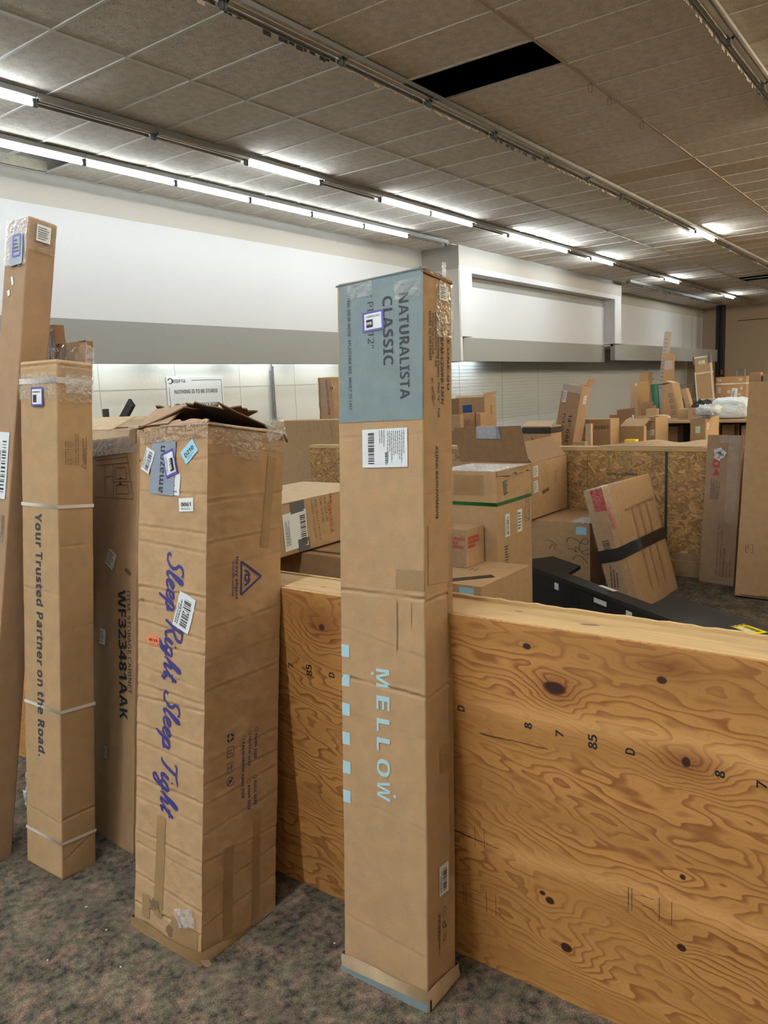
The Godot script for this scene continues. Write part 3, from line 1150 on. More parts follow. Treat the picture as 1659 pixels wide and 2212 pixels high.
func notice(at: Vector3, w: float, h: float, deg: float, label: String) -> void:
	var s := thing("notice_sign", label, "sign", Transform3D(Basis(Vector3.BACK, deg_to_rad(deg)), at))
	part("board", slab(Vector3(-w / 2, -h / 2, -0.01), Vector3(w / 2, h / 2, 0.0), 0.003), M.label_white, s)
	var t := 0.014
	var b := MB.new()
	var ix := w / 2 - 0.035
	var iy := h / 2 - 0.05
	b.flat([Vector3(-0.08, iy, 0.001), Vector3(ix, iy, 0.001), Vector3(ix, iy - t * 0.6, 0.001), Vector3(-0.08, iy - t * 0.6, 0.001)], Vector3.BACK)
	b.flat([Vector3(ix - t * 0.6, iy, 0.001), Vector3(ix, iy, 0.001), Vector3(ix, -iy, 0.001), Vector3(ix - t * 0.6, -iy, 0.001)], Vector3.BACK)
	b.flat([Vector3(-ix, -iy + t * 0.6, 0.001), Vector3(ix, -iy + t * 0.6, 0.001), Vector3(ix, -iy, 0.001), Vector3(-ix, -iy, 0.001)], Vector3.BACK)
	b.flat([Vector3(-ix, iy - 0.1, 0.001), Vector3(-ix + t * 0.6, iy - 0.1, 0.001), Vector3(-ix + t * 0.6, -iy, 0.001), Vector3(-ix, -iy, 0.001)], Vector3.BACK)
	part("border", b.mesh(), M.ink_slate, s)
	text(s, "BIDFTA", up_by(0.0015, -w * 0.29, h * 0.40), w * 0.22, h * 0.075, M.ink_slate, sans_bold)
	var logo := MB.new()
	var ring := PackedVector2Array()
	for k in 22:
		var a := TAU * k / 24.0 - 2.4
		ring.append(Vector2(cos(a), sin(a)) * h * 0.055)
	logo.ribbon(ring, h * 0.03)
	part("emblem", logo.mesh(), M.ink_slate, s, up_by(0.0015, -w * 0.44, h * 0.405))
	text(s, "NOTHING IS TO BE STORED", up_by(0.0015, 0.0, h * 0.17), w * 0.76, h * 0.085, M.ink_black, sans_bold)
	text(s, "OR LEFT IN THE BACK ROW.", up_by(0.0015, 0.0, -h * 0.13), w * 0.76, h * 0.085, M.ink_black, sans_bold)
	part("print", print_mesh(w * 0.6, h * 0.16, 2), M.ink_slate, s, up_by(0.0015, 0, -h * 0.33))


func in_view(p: Vector3) -> bool:
	var c := Basis(Vector3(0.59304, -0.04405, 0.80397), Vector3(0.14796, 0.98746, -0.05503), Vector3(-0.79146, 0.15159, 0.59212))
	var q := c.transposed() * (p - EYE)
	if q.z > -0.3:
		return false
	return absf(q.x / -q.z) < 0.57 and absf(q.y / -q.z) < 0.76


func build_ceiling() -> void:
	var c := struct("ceiling")
	part("roof_deck", slab(Vector3(-15.4, 4.95, -4.2), Vector3(29.0, 5.1, 13.8)), M.plenum, c)
	var edges := [-3.2, -2.44, -1.22, 0.0, 1.22, 2.44, 3.66, 4.88, 6.1, 7.32, 8.54, 9.76, 10.98, 12.2, 13.5]
	var shown := []
	var rest := MB.new()
	var meshes := {}
	for r in edges.size() - 1:
		var z0: float = edges[r]
		var z1: float = edges[r + 1]
		for i in range(-25, 47):
			var x0 := i * 0.61
			if (r == 4 and i == 4) or (r == 0 and (i == 2 or i == 1)) or (r == 3 and i == 33) or (r == 3 and i == 32):
				continue
			if z1 < -2.4 and x0 > 9.5 and x0 < 17.6:
				continue
			var mid := Vector3(x0 + 0.305, CEIL, (z0 + z1) * 0.5)
			if in_view(mid) or in_view(Vector3(x0, CEIL, z0)) or in_view(Vector3(x0 + 0.61, CEIL, z1)):
				shown.append([mid.distance_to(EYE), i, r])
			else:
				rest.bx(Vector3(x0 + 0.006, CEIL + 0.004, z0 + 0.006), Vector3(x0 + 0.604, CEIL + 0.018, z1 - 0.006))
	shown.sort_custom(func(a: Array, b: Array) -> bool: return a[0] < b[0])
	for k in shown.size():
		var i: int = shown[k][1]
		var r: int = shown[k][2]
		var z0: float = edges[r]
		var z1: float = edges[r + 1]
		var x0 := i * 0.61
		if k >= 296:
			rest.bx(Vector3(x0 + 0.006, CEIL + 0.004, z0 + 0.006), Vector3(x0 + 0.604, CEIL + 0.018, z1 - 0.006))
			continue
		var sag: float = [0.0, 0.003, 0.007, 0.012][rng.randi_range(0, 3)]
		if r == 2 and i == 1:
			sag = 0.02
		elif r == 0:
			sag = 0.0
		var key := "%d_%d" % [r, int(sag * 1000)]
		if not meshes.has(key):
			var mb := MB.new()
			var hz := (z1 - z0) * 0.5 - 0.006
			mb.sheet(4, 6, func(s: float, t: float) -> Vector3: return Vector3((s - 0.5) * 0.598, 0.006 - sag * (1.0 - pow(2 * s - 1, 2)) * (1.0 - pow(2 * t - 1, 2)), (t * 2 - 1) * hz), Vector3.DOWN, Vector2(0.598, hz * 2), 0.013)
			meshes[key] = mb.mesh()
		var m := "tile_grey"
		if z0 >= 1.2:
			m = "tile_brown"
		elif z0 >= -0.1 and i > 5:
			m = "tile_olive" if rng.randf() < 0.7 else "tile_grey"
		if r == 3 and i in [0, 1, 2]:
			m = "tile_crackle"
		if r == 1 and i in [-1, 0, 1]:
			m = "tile_crackle"
		if (r == 5 and i in [12]) or (r == 4 and i in [11, 22]) or (r == 3 and i in [30, 31]):
			m = "tile_stained"
		part("ceiling_tile", meshes[key], M[m], c, Transform3D(Basis(), Vector3(x0 + 0.305, CEIL, (z0 + z1) * 0.5)))
	tag(part("ceiling_tile_field", rest.mesh(), M.tile_brown, c), "", "", "", "stuff")
	for r in range(1, edges.size() - 1):
		var z: float = edges[r]
		part("main_tee", slab(Vector3(-15.2, CEIL - 0.003, z - 0.012), Vector3(28.7, CEIL + 0.03, z + 0.012)), M.tee if z < 1.0 else M.tee_brown, c)
	part("wall_angle", slab(Vector3(-15.2, CEIL - 0.003, -3.2), Vector3(9.4, CEIL + 0.002, -3.175)), M.tee, c)
	var far := MB.new()
	for r in edges.size() - 1:
		var one := {}
		for i in range(-25, 48):
			var z0: float = edges[r]
			var z1: float = edges[r + 1]
			var x := i * 0.61
			if z1 < -2.4 and x > 9.5 and x < 17.6:
				continue
			if r < 7 and in_view(Vector3(x, CEIL, (z0 + z1) * 0.5)) and x < 13.0:
				if not one.has("m"):
					one.m = slab(Vector3(-0.012, -0.003, z0 + 0.012), Vector3(0.012, 0.02, z1 - 0.012))
				part("cross_tee", one.m, M.tee if z0 < 1.0 else M.tile_brown, c, Transform3D(Basis(), Vector3(x, CEIL, 0)))
			else:
				far.bx(Vector3(x - 0.012, CEIL - 0.003, z0 + 0.012), Vector3(x + 0.012, CEIL + 0.02, z1 - 0.012))
	tag(part("cross_tee_field", far.mesh(), M.tee_brown, c), "", "", "", "stuff")
	# timber edge seen in the opening beside the wall
	part("blocking", slab(Vector3(0.3, CEIL + 0.01, -3.19), Vector3(1.83, CEIL + 0.12, -3.15)), M.tile_olive, c)
	part("plenum_board", slab(Vector3(0.0, CEIL + 0.22, -3.2), Vector3(2.2, CEIL + 0.24, -1.9)), M.tile_olive, c)
	# wire hooks along the main tee
	var spots := [[3.55, "first wire hook along the ceiling seam past the open tile"], [4.0, "second wire hook along the ceiling seam past the open tile"], [4.88, "third wire hook along the ceiling seam past the open tile"]]
	for sp in spots:
		var o := thing("wire_hook", sp[1], "hook", Transform3D(Basis(Vector3.UP, -0.93), Vector3(sp[0], CEIL - 0.004, 2.44)), "wire hooks on the ceiling seam")
		var pts := []
		for k in 13:
			var a := TAU * k / 12.0
			pts.append(Vector3(sin(a) * 0.018, -0.045 + cos(a) * 0.042, 0))
		var mb := MB.new()
		mb.tube(pts, 0.0016, 5)
		part("loop", mb.mesh(), M.trim_dark, o)


const NTH := ["first", "second", "third", "fourth", "fifth", "sixth", "seventh", "eighth", "ninth", "tenth", "eleventh", "twelfth", "thirteenth", "fourteenth", "fifteenth", "sixteenth", "seventeenth", "eighteenth", "nineteenth", "twentieth", "twenty-first", "twenty-second", "twenty-third", "twenty-fourth", "twenty-fifth"]
func build_lights() -> void:
	# rows: z, first x, spacing, first k, last k, lit k, where, ragged
	var rows := [
		[-2.29, 1.71, 1.18, -13, 5, [-13, -12, -11, -10, -9, -8, -7, -6, -5, -4, -3, -2, -1, 0, 1, 2, 3, 4], "in the row beside the white wall", false],
		[-1.12, 0.5, 1.195, -12, 22, [-12, -11, -10, -9, -8, -7, -6, -5, -4, -3, -2, -1, 2, 4, 5, 7, 8, 10, 14, 19], "in the second row from the white wall", false],
		[1.27, 0.4, 1.195, -12, 21, [-12, -11, -10, -9, -8, -7, -6, -5, -4, 9], "in the row beside the open ceiling tile", true],
		[3.63, 0.9, 1.195, -12, 3, [-12, -11, -10, -9, -8, -7, -6, -5, -4, -3], "in the row at the upper right corner", true],
		[6.0, 0.0, 1.195, -7, 22, [-5, -1, 3, 4, 5, 6, 7, 8, 9, 10, 12, 14, 16, 18, 19, 20, 21], "in the row overhead on the right", false],
		[10.8, 0.0, 1.195, -7, 22, [-6, 3, 8, 11, 13, 15, 17, 19, 21], "in the furthest right row", false],
		[8.4, 0.0, 1.195, -7, 22, [-3, 1, 4, 5, 6, 7, 8, 9, 10, 12, 14, 16, 18, 20, 21], "in the far right row", false],
		[-2.03, 17.2, 1.17, 0, 7, [], "in the short row at the far end of the wall", false]]
	for row in rows:
		var count := 0
		var hid := 0
		for k in range(row[3], row[4] + 1):
			var x0: float = row[1] + k * row[2]
			var L: float = row[2]
			var lit: bool = k in row[5]
			var at := Vector3(x0 + L * 0.5, CEIL, row[0])
			var seen := in_view(at) or in_view(Vector3(x0, CEIL, row[0])) or in_view(Vector3(x0 + L, CEIL, row[0]))
			if not lit and not seen:
				continue
			var nth := ""
			if seen:
				nth = NTH[mini(count, NTH.size() - 1)] + " "
				count += 1
			var label := ("%sstrip light, lit, %s" if lit else "%sstrip light fitting, unlit, %s") % [nth, row[6]]
			if not seen:
				label = "%s lit strip light out of view %s" % [NTH[mini(hid, 24)], row[6]]
				hid += 1
			var o := thing("strip_light", label, "light", Transform3D(Basis(), at), "fluorescent strip lights " + row[6])
			var h := L * 0.5
			var mb := MB.new()
			mb.bx(Vector3(-h + 0.002, -0.052, -0.055), Vector3(h - 0.002, -0.004, 0.055), 0.006)
			part("housing", mb.mesh(), M.enamel, o)
			for s in [-1.0, 1.0]:
				part("socket", slab(Vector3(s * (h - 0.014) - 0.01, -0.115, -0.016), Vector3(s * (h - 0.014) + 0.01, -0.05, 0.016), 0.003), M.socket, o)
			if lit:
				var tb := MB.new()
				tb.tube([Vector3(-h + 0.026, -0.092, 0), Vector3(h - 0.026, -0.092, 0)], 0.019, 12)
				part("tube", tb.mesh(), M.tube_soft if row[0] == -2.29 else (M.tube_mid if row[0] == -1.12 and k < 7 else (M.tube_warm if row[0] > 5.0 else M.tube_lit)), o)
				var al := AreaLight3D.new()
				al.name = "tube_light"
				al.area_size = Vector2(L - 0.06, 0.034)
				al.light_energy = TUBE_ENERGY
				al.light_color = Color(1.0, 0.95, 0.84) if row[0] > 5.0 else LIGHT_COLOR
				al.area_range = 40.0
				al.shadow_enabled = true
				al.transform = Transform3D(Basis(Vector3.RIGHT, -PI / 2), Vector3(0, -0.114, 0))
				o.add_child(al)
			else:
				var tr := MB.new()
				tr.sheet(1, 6, func(s: float, t: float) -> Vector3: return Vector3((s * 2 - 1) * (h - 0.03), -0.053 - 0.022 * sin(t * PI), (t * 2 - 1) * 0.034), Vector3.DOWN, Vector2(L, 0.07), 0.002)
				part("reflector", tr.mesh(), M.chrome, o)
				part("lip", slab(Vector3(-h + 0.01, -0.082, -0.062), Vector3(h - 0.01, -0.05, -0.057)), M.chrome, o)
				part("lip", slab(Vector3(-h + 0.01, -0.076, 0.057), Vector3(h - 0.01, -0.05, 0.062)), M.chrome, o)
				if row[7] and seen:
					var rag := MB.new()
					var x := -h + 0.03
					while x < h - 0.06:
						var w := rng.randf_range(0.02, 0.075)
						if rng.randf() < 0.72:
							var dz := rng.randf_range(-0.012, 0.012)
							var lo := rng.randf_range(0.085, 0.112)
							rag.bx(Vector3(x, -lo, -0.067 + dz * 0.3), Vector3(x + w, -0.05, -0.063 + dz * 0.3))
						x += w + rng.randf_range(0.0, 0.02)
					tag(part("torn_edging", rag.mesh(), M.trim_dark if k % 3 == 0 else M.trim_pale, o), "", "", "", "stuff")
	# tubes tucked up behind the bulkhead
	var hidden := [[1.2, -3.5, 0.06], [2.6, -3.5, 0.06], [4.0, -3.5, 0.06], [5.4, -3.5, 0.12], [6.8, -3.5, 0.06], [8.4, -3.48, 0.12], [10.0, -3.42, 0.5], [11.6, -3.45, 0.25]]
	for k in hidden.size():
		var p: Array = hidden[k]
		var o := thing("strip_light", "fluorescent tube hidden behind the grey bulkhead, %s from the left" % NTH[k], "light", Transform3D(Basis(), Vector3(p[0], 2.26, p[1])), "tubes behind the bulkhead")
		part("housing", slab(Vector3(-0.6, -0.04, -0.04), Vector3(0.6, 0.0, 0.04), 0.004), M.enamel, o)
		var tb := MB.new()
		tb.tube([Vector3(-0.57, -0.065, 0), Vector3(0.57, -0.065, 0)], 0.016, 10)
		part("tube", tb.mesh(), M.tube_soft, o)
		var al := AreaLight3D.new()
		al.name = "tube_light"
		al.area_size = Vector2(1.14, 0.03)
		al.light_energy = p[2]
		al.light_color = LIGHT_COLOR
		al.area_range = 20.0
		al.shadow_enabled = true
		al.transform = Transform3D(Basis(Vector3.RIGHT, -PI / 2), Vector3(0, -0.085, 0))
		o.add_child(al)


func build_bin_wall() -> void:
	var o := thing("bin_wall", "low plywood bin wall with a pine board on top behind the tall cartons", "partition", Transform3D(Basis(), Vector3(-1.757, 0, 0)))
	part("plywood_sheet", sheet_mesh(PLY_Z0, PLY_Z0 + PLY_L), M.plywood, o)
	part("plywood_sheet", sheet_mesh(0.56, 0.56 + PLY_L), M.plywood, o)
	part("plywood_sheet", slab(Vector3(0.145, 0.0, 0.56), Vector3(0.157, 0.979, 3.86)), M.plywood_edge, o)
	var rag := MB.new()
	rag.sheet(60, 1, func(s: float, t: float) -> Vector3: return Vector3(0.145, 0.0 + t * (0.984 + 0.0022 * sin(s * 130.0) * sin(s * 47.0)), 3.88 + s * 1.57), Vector3.LEFT, Vector2(1.57, 1), 0.012)
	part("plywood_sheet", rag.mesh(), M.plywood_edge, o)
	for z in [0.57, 3.005]:
		var mb := MB.new()
		mb.bx(Vector3(0.013, 0.938, z), Vector3(0.145, 0.976, z + 2.43), 0.003)
		part("top_board", board_uv(mb), M.pine, o)
	part("knot", disc(0.024, 0.007), M.pine_knot, o, Transform3D(Basis(Vector3.UP, 0.2), Vector3(0.07, 0.9763, 4.53)))
	part("knot", disc(0.012, 0.004), M.pine_knot, o, Transform3D(Basis(), Vector3(0.095, 0.9763, 4.33)))
	part("knot", disc(0.012, 0.004), M.pine_knot, o, Transform3D(Basis(), Vector3(0.06, 0.9763, 3.70)))
	for z in [0.6, 1.8, 3.05, 4.24, 5.4]:
		part("stud", slab(Vector3(0.013, 0.0, z - 0.019), Vector3(0.144, 0.938, z + 0.019)), M.pine_grey, o)
	# stencilled figures, turned on their side
	for f in [["85", 4.564, 0.716, 0.036, 0.022], ["7", 4.481, 0.716, 0.016, 0.020], ["8", 4.398, 0.718, 0.016, 0.020], ["D", 4.653, 0.714, 0.016, 0.022], ["D", 4.206, 0.722, 0.016, 0.022], ["8", 4.847, 0.711, 0.016, 0.020], ["7", 4.929, 0.709, 0.016, 0.020], ["85", 3.675, 0.730, 0.036, 0.022], ["D", 3.764, 0.731, 0.016, 0.022], ["7", 3.60, 0.731, 0.016, 0.020]]:
		text(o, f[0], Transform3D(Basis(Vector3.UP, Vector3.FORWARD, Vector3.LEFT), Vector3(-0.0009, f[2], f[1])), f[3], f[4], M.ink_black, sans_bold)
	# faint grade stamps
	for c in [[4.70, 0.345], [4.215, 0.37], [4.245, 0.19]]:
		var ls := []
		for k in 4:
			var x: float = [-0.05, -0.042, 0.022, 0.05][k]
			ls.append([Vector2(x, -0.03), Vector2(x, 0.03)])
		ls.append([Vector2(-0.02, 0.02), Vector2(0.01, 0.02)])
		ls.append([Vector2(-0.02, -0.005), Vector2(0.012, -0.005)])
		strokes(o, Transform3D(Basis(Vector3.BACK, Vector3.UP, Vector3.LEFT), Vector3(-0.0008, c[1], c[0])), ls, 0.0012, M.ink_brown, "stamp")


func sheet_mesh(z0: float, z1: float) -> ArrayMesh:
	var mb := MB.new()
	var n := Vector3.LEFT
	mb.flat([Vector3(0, 0.0, z0), Vector3(0, 0.0, z1), Vector3(0, PLY_H, z1), Vector3(0, PLY_H, z0)], n, [Vector2(0, 1), Vector2(1, 1), Vector2(1, 0), Vector2(0, 0)])
	mb.bx(Vector3(0.0005, 0.0, z0), Vector3(0.0125, PLY_H, z1))
	return mb.mesh()


# long boards: grain runs along z
func board_uv(mb: MB) -> ArrayMesh:
	for i in mb.v.size():
		mb.t[i] = Vector2(mb.v[i].z * 0.55, (mb.v[i].x + mb.v[i].y) * 0.9)
	return mb.mesh()


func disc(rz: float, rx: float) -> ArrayMesh:
	var mb := MB.new()
	var ps := []
	for k in 16:
		var a := TAU * k / 16.0
		ps.append(Vector3(cos(a) * rx, 0, sin(a) * rz))
	mb.flat(ps, Vector3.UP)
	return mb.mesh()


func build_partition() -> void:
	var o := thing("bin_wall", "strand board partition with a dark seam behind the tilted black-taped carton", "partition", Transform3D(Basis(), Vector3(2.83, 0, 0)))
	part("strand_board", slab(Vector3(0, 0.13, -0.40), Vector3(0.012, 0.985, 0.88)), M.osb, o)
	part("strand_board", slab(Vector3(0, 0.13, 0.89), Vector3(0.012, 0.985, 3.338)), M.osb, o)
	part("strand_board", slab(Vector3(0, 0.13, 3.345), Vector3(0.012, 0.985, 5.7)), M.osb, o)
	part("seam", slab(Vector3(-0.003, 0.13, 3.328), Vector3(0.004, 0.99, 3.348)), mat("seam_green", Color(0.123, 0.176, 0.141), 0.6), o)
	part("bottom_board", slab(Vector3(-0.012, 0.0, -0.40), Vector3(0.05, 0.125, 5.7), 0.002), M.pine_grey, o)
	part("cleat", slab(Vector3(-0.004, 0.128, 3.40), Vector3(0.0, 0.185, 5.0), 0.001), M.kraft_grey, o)
	part("top_board", slab(Vector3(-0.006, 0.985, -0.40), Vector3(0.14, 1.018, 5.7), 0.002), M.pine, o)
	for z in [0.6, 2.2, 3.8, 5.4]:
		part("stud", slab(Vector3(0.013, 0.0, z), Vector3(0.13, 0.985, z + 0.04)), M.pine_grey, o)
	text(o, "Georgia-Pacific", Transform3D(Basis(Vector3.FORWARD, Vector3.DOWN, Vector3.LEFT), Vector3(-0.001, 0.80, 2.98)), 0.26, 0.032, M.ink_black, sans_bold)
	strokes(o, Transform3D(Basis(Vector3.BACK, Vector3.UP, Vector3.LEFT), Vector3(-0.001, 0.69, 2.67)), [[Vector2(-0.05, 0), Vector2(0.05, 0)], [Vector2(-0.05, 0), Vector2(-0.035, 0.01)], [Vector2(0.05, 0), Vector2(0.035, -0.01)], [Vector2(0.02, 0.0), Vector2(0.02, 0.25)]], 0.004, M.ink_brown, "stamp")
	var cv := thing("packing_sheet", "pale printed packing sheet laid along the top of the strand board partition", "sheet", Transform3D(Basis(), Vector3(2.86, 1.02, 3.18)))
	var mb := MB.new()
	mb.sheet(12, 5, func(s: float, t: float) -> Vector3: return Vector3(t * 0.42, 0.004 + 0.012 * sin(s * 9.0) * t + 0.01 * t, (s - 0.5) * (0.85 - 0.3 * t) + 0.12 * t), Vector3.UP, Vector2(1, 0.4), 0.003)
	part("sheet", mb.mesh(), M.kraft_pale, cv)
	part("print", print_mesh(0.5, 0.16, 3), M.ink_red, cv, Transform3D(Basis(Vector3.BACK, Vector3.RIGHT, Vector3.UP), Vector3(0.12, 0.028, -0.06)))


func carton_a() -> void:
	var W := 0.103
	var D := 0.139
	var H := 2.209
	var o := carton("tall_carton", "very tall narrow brown carton leaning at the left edge, topped with silvery tape", tilt(Vector3(-2.30, 0, 2.616), 0.4, 2.2, -9.84), W, D, H, "kraft_brown", 0.03, 0.0015)
	film(o, D, "L", 0.002, 2.05, 0.137, 2.207, "film_white", 0.003, 0.0, "tape")
	film(o, D, "R", 0.002, 2.10, 0.10, 2.207, "film", 0.003)
	sticker(o, on_face(D, "L", 0.083, 2.10, 4.0, 0.006), 0.075, 0.10, "grey", "")
	strokes(o, on_face(D, "L", 0.083, 2.115, 4.0, 0.0075), [[Vector2(-0.022, -0.035), Vector2(0.022, -0.035), Vector2(0.022, 0.035), Vector2(-0.022, 0.035)]], 0.006, M.label_purple, "border", true)
	part("print", print_mesh(0.03, 0.05, 4), M.ink_grey, o, on_face(D, "L", 0.083, 2.115, 4.0, 0.0076))
	sticker(o, on_face(D, "R", 0.052, 2.163, 0.0, 0.004), 0.05, 0.055, "print")
	sticker(o, on_face(D, "L", 0.083, 1.378, 0.0), 0.062, 0.225, "bars_tall")
	for c in [[0.062, 2.0, 0.012, 0.03], [0.045, 1.96, 0.014, 0.02]]:
		part("scrap", quad_mesh(c[2], c[3], 0.001), M.label_white, o, on_face(D, "L", c[0], c[1], 20.0))
	part("print", print_mesh(0.10, 0.02, 3), M.ink_grey, o, on_face(D, "L", 0.11, 1.16, -90.0))


func carton_b() -> void:
	var W := 0.131
	var D := 0.212
	var H := 1.703
	var o := carton("tall_carton", "tall brown carton with white straps and a dark slogan down its front", tilt(Vector3(-2.187, 0, 2.912), 1.0, 0.55, -5.6), W, D, H, "kraft_gold", 0.012, 0.0025, [[0, 0.96, -0.03, 0.0015], [0, 0.205, -0.06, 0.002], [1, 0.205, 0.05, 0.0018], [1, 0.83, 0.12, 0.0012], [1, 1.11, 0.0, 0.001], [0, 1.685, 0.02, 0.0035], [1, 1.685, 0.0, 0.003], [1, 0.06, 0.5, 0.0018]])
	text(o, "Your Trusted Partner on the Road.", on_face(D, "L", 0.101, 0.803, -90.0), 0.818, 0.040, M.ink_slate, sans_bold)
	for v in [[1.238, 0.011], [0.569, 0.011], [0.126, 0.010]]:
		part("strap", loop_mesh(W, D, v[0] - v[1] / 2, v[0] + v[1] / 2, -0.0002), M.strap_white, o)
	part("strap", loop_mesh(W, D, 1.630, 1.648, 0.0002), M.strap_white, o)
	film(o, D, "L", 0.0, 1.58, 0.21, 1.665, "film", 0.002)
	film(o, D, "R", 0.0, 1.57, 0.13, 1.70, "film", 0.004)
	film(o, D, "R", 0.03, 1.60, 0.13, 1.66, "film_white", 0.003)
	sticker(o, on_face(D, "L", 0.108, 1.588, 0.0, 0.004), 0.066, 0.060, "purple_wide", "")
	var lines := ["SKU: WNTO-7896", "G.W.: 13.8 KGS", "N.W.: 11.2 KGS", "QTY.: 1 PC/SET", "MEAS: 168X29X18 CM", "MADE IN CHINA"]
	for k in lines.size():
		text(o, lines[k], on_face(D, "R", 0.030 + k * 0.0088, 1.372 + (0.075 if k < 4 else 0.10) * 0.5, 90.0), 0.075 if k < 4 else 0.10, 0.0055, M.ink_brown)
	part("print", print_mesh(0.085, 0.016, 3), M.ink_brown, o, on_face(D, "R", 0.098, 1.42, 90.0))
	strokes(o, on_face(D, "R", 0.093, 1.368, 90.0), [[Vector2(-0.009, -0.008), Vector2(0.009, -0.008), Vector2(0, 0.009)]], 0.0014, M.ink_brown, "symbol", true)


func carton_d() -> void:
	var W := 0.300
	var D := 0.310
	var H := 1.502
	var cr := []
	var r := RandomNumberGenerator.new()
	r.seed = 4
	for v in [1.40, 1.31, 1.21, 1.165, 1.03, 0.985, 0.93, 0.86, 0.795, 0.74, 0.70, 0.62, 0.57, 0.46, 0.40, 0.30, 0.26, 0.17, 0.08]:
		cr.append([0, v, r.randf_range(-0.10, 0.02), r.randf_range(0.0016, 0.0042)])
	for v in [1.41, 1.285, 1.17, 1.10, 0.93, 0.84, 0.76, 0.56, 0.50, 0.44, 0.36, 0.28, 0.19, 0.10]:
		cr.append([1, v, r.randf_range(0.02, 0.16), r.randf_range(0.0012, 0.0034)])
	var o := carton("battered_carton", "thick battered brown carton with blue script on its front and a torn open top", tilt(Vector3(-2.193, 0, 3.606), -0.2, -1.37, -7.91), W, D, H, "kraft", 0.011, 0.007, cr, "", false)
	# lining of the open top
	var mb := MB.new()
	mb.bx(Vector3(0.02, H - 0.16, -D + 0.02), Vector3(W - 0.02, H - 0.15, -0.02))
	part("contents", mb.mesh(), M.card_inside, o)
	for q in [[Vector3(0.02, H - 0.15, -D + 0.02), Vector3(0.02, H - 0.15, -0.02)], [Vector3(0.02, H - 0.15, -0.02), Vector3(W - 0.02, H - 0.15, -0.02)], [Vector3(W - 0.02, H - 0.15, -0.02), Vector3(W - 0.02, H - 0.15, -D + 0.02)], [Vector3(0.02, H - 0.15, -D + 0.02), Vector3(W - 0.02, H - 0.15, -D + 0.02)]]:
		flap(o, q[0], q[1], Vector3(0, 0.148, 0), "card_inside")
	# torn flaps
	flap(o, Vector3(W, H - 0.004, -D), Vector3(W, H - 0.004, -0.02), Vector3(-0.23, 0.070, 0), "card_inside", 0.28, 0.012)
	flap(o, Vector3(-0.004, H - 0.01, -D), Vector3(W * 0.95, H + 0.006, -D), Vector3(0.02, 0.072, 0.19), "card_inside", 0.30, 0.014)
	flap(o, Vector3(0.0, H + 0.0, -D + 0.0), Vector3(0.0, H + 0.004, -D * 0.55), Vector3(0.05, 0.052, 0.03), "kraft_grey", 0.25, 0.006)
	flap(o, Vector3(0.0, H - 0.004, -0.21), Vector3(0.0, H - 0.004, -0.01), Vector3(0.014, 0.014, 0), "kraft_grey", 0.8, 0.002)
	flap(o, Vector3(0.0, H - 0.004, 0.0), Vector3(W, H - 0.012, 0.0), Vector3(0, 0.006, -0.02), "card_inside", 0.6, 0.003)
	flap(o, Vector3(W - 0.01, H - 0.012, 0.002), Vector3(W + 0.008, H - 0.02, -0.01), Vector3(0.008, -0.012, 0.006), "card_inside", 0.5, 0.004)
	flap(o, Vector3(-0.003, H - 0.05, -D - 0.004), Vector3(-0.003, H - 0.006, -D - 0.004), Vector3(-0.004, -0.004, -0.022), "card_inside", 0.3, 0.003)
	film(o, D, "L", 0.01, 1.455, 0.31, 1.50, "film_tape", 0.005, 3.0)
	film(o, D, "R", 0.0, 1.44, 0.29, 1.50, "film", 0.006, -2.0)
	film(o, D, "R", 0.09, 1.41, 0.20, 1.485, "film", 0.008, -8.0)
	film(o, D, "R", 0.22, 1.47, 0.30, 1.535, "film_white", 0.012, 14.0)
	film(o, D, "L", 0.20, 0.085, 0.28, 0.135, "film_white", 0.012, 18.0)
	# script
	part("lettering", centred(script_mesh("Sleep Right, Sleep Tight", 0.03, 0.0078), 0.765, 0.112), M.ink_navy, o, on_face(D, "L", 0.150, 0.757, -91.5, 0.0012))
	# stickers
	sticker(o, on_face(D, "L", 0.150, 1.335, -5.0, 0.0008), 0.085, 0.062, "print")
	var am := sticker(o, on_face(D, "L", 0.116, 1.380, -3.5, 0.0018), 0.108, 0.155, "grey")
	text(am, "amazon", up_by(0.001, -0.004, -0.005, 90.0), 0.135, 0.020, M.ink_slate, sans_bold)
	sticker(o, on_face(D, "L", 0.047, 1.401, -23.0, 0.003), 0.040, 0.070, "bars_tall")
	sticker(o, on_face(D, "L", 0.149, 1.392, 17.0, 0.0035), 0.052, 0.075, "purple_tall", "8643")
	sticker(o, on_face(D, "L", 0.231, 1.424, 38.0), 0.062, 0.042, "blue", "D210")
	sticker(o, on_face(D, "L", 0.221, 1.276, 3.0), 0.060, 0.038, "plain", "0061")
	sticker(o, on_face(D, "L", 0.081, 0.877, 0.0), 0.058, 0.028, "orange", "0510")
	sticker(o, on_face(D, "L", 0.216, 0.973, -18.0), 0.070, 0.104, "bars_tall")
	# heavy-object mark
	var tr := on_face(D, "R", 0.164, 1.067, -90.0)
	strokes(o, tr, [[Vector2(-0.048, -0.028), Vector2(0.048, -0.028), Vector2(0, 0.05)]], 0.006, M.ink_navy, "symbol", true)
	strokes(o, tr, [[Vector2(-0.022, -0.016), Vector2(-0.016, 0.0), Vector2(-0.004, 0.006)], [Vector2(0.022, -0.016), Vector2(0.016, 0.0), Vector2(0.004, 0.006)], [Vector2(-0.008, -0.012), Vector2(0.008, -0.012), Vector2(0.008, 0.002), Vector2(-0.008, 0.002), Vector2(-0.008, -0.012)]], 0.006, M.ink_navy, "symbol")
	text(o, "Heavy object", on_face(D, "R", 0.117, 1.069, -90.0), 0.122, 0.015, M.ink_navy, sans_bold)
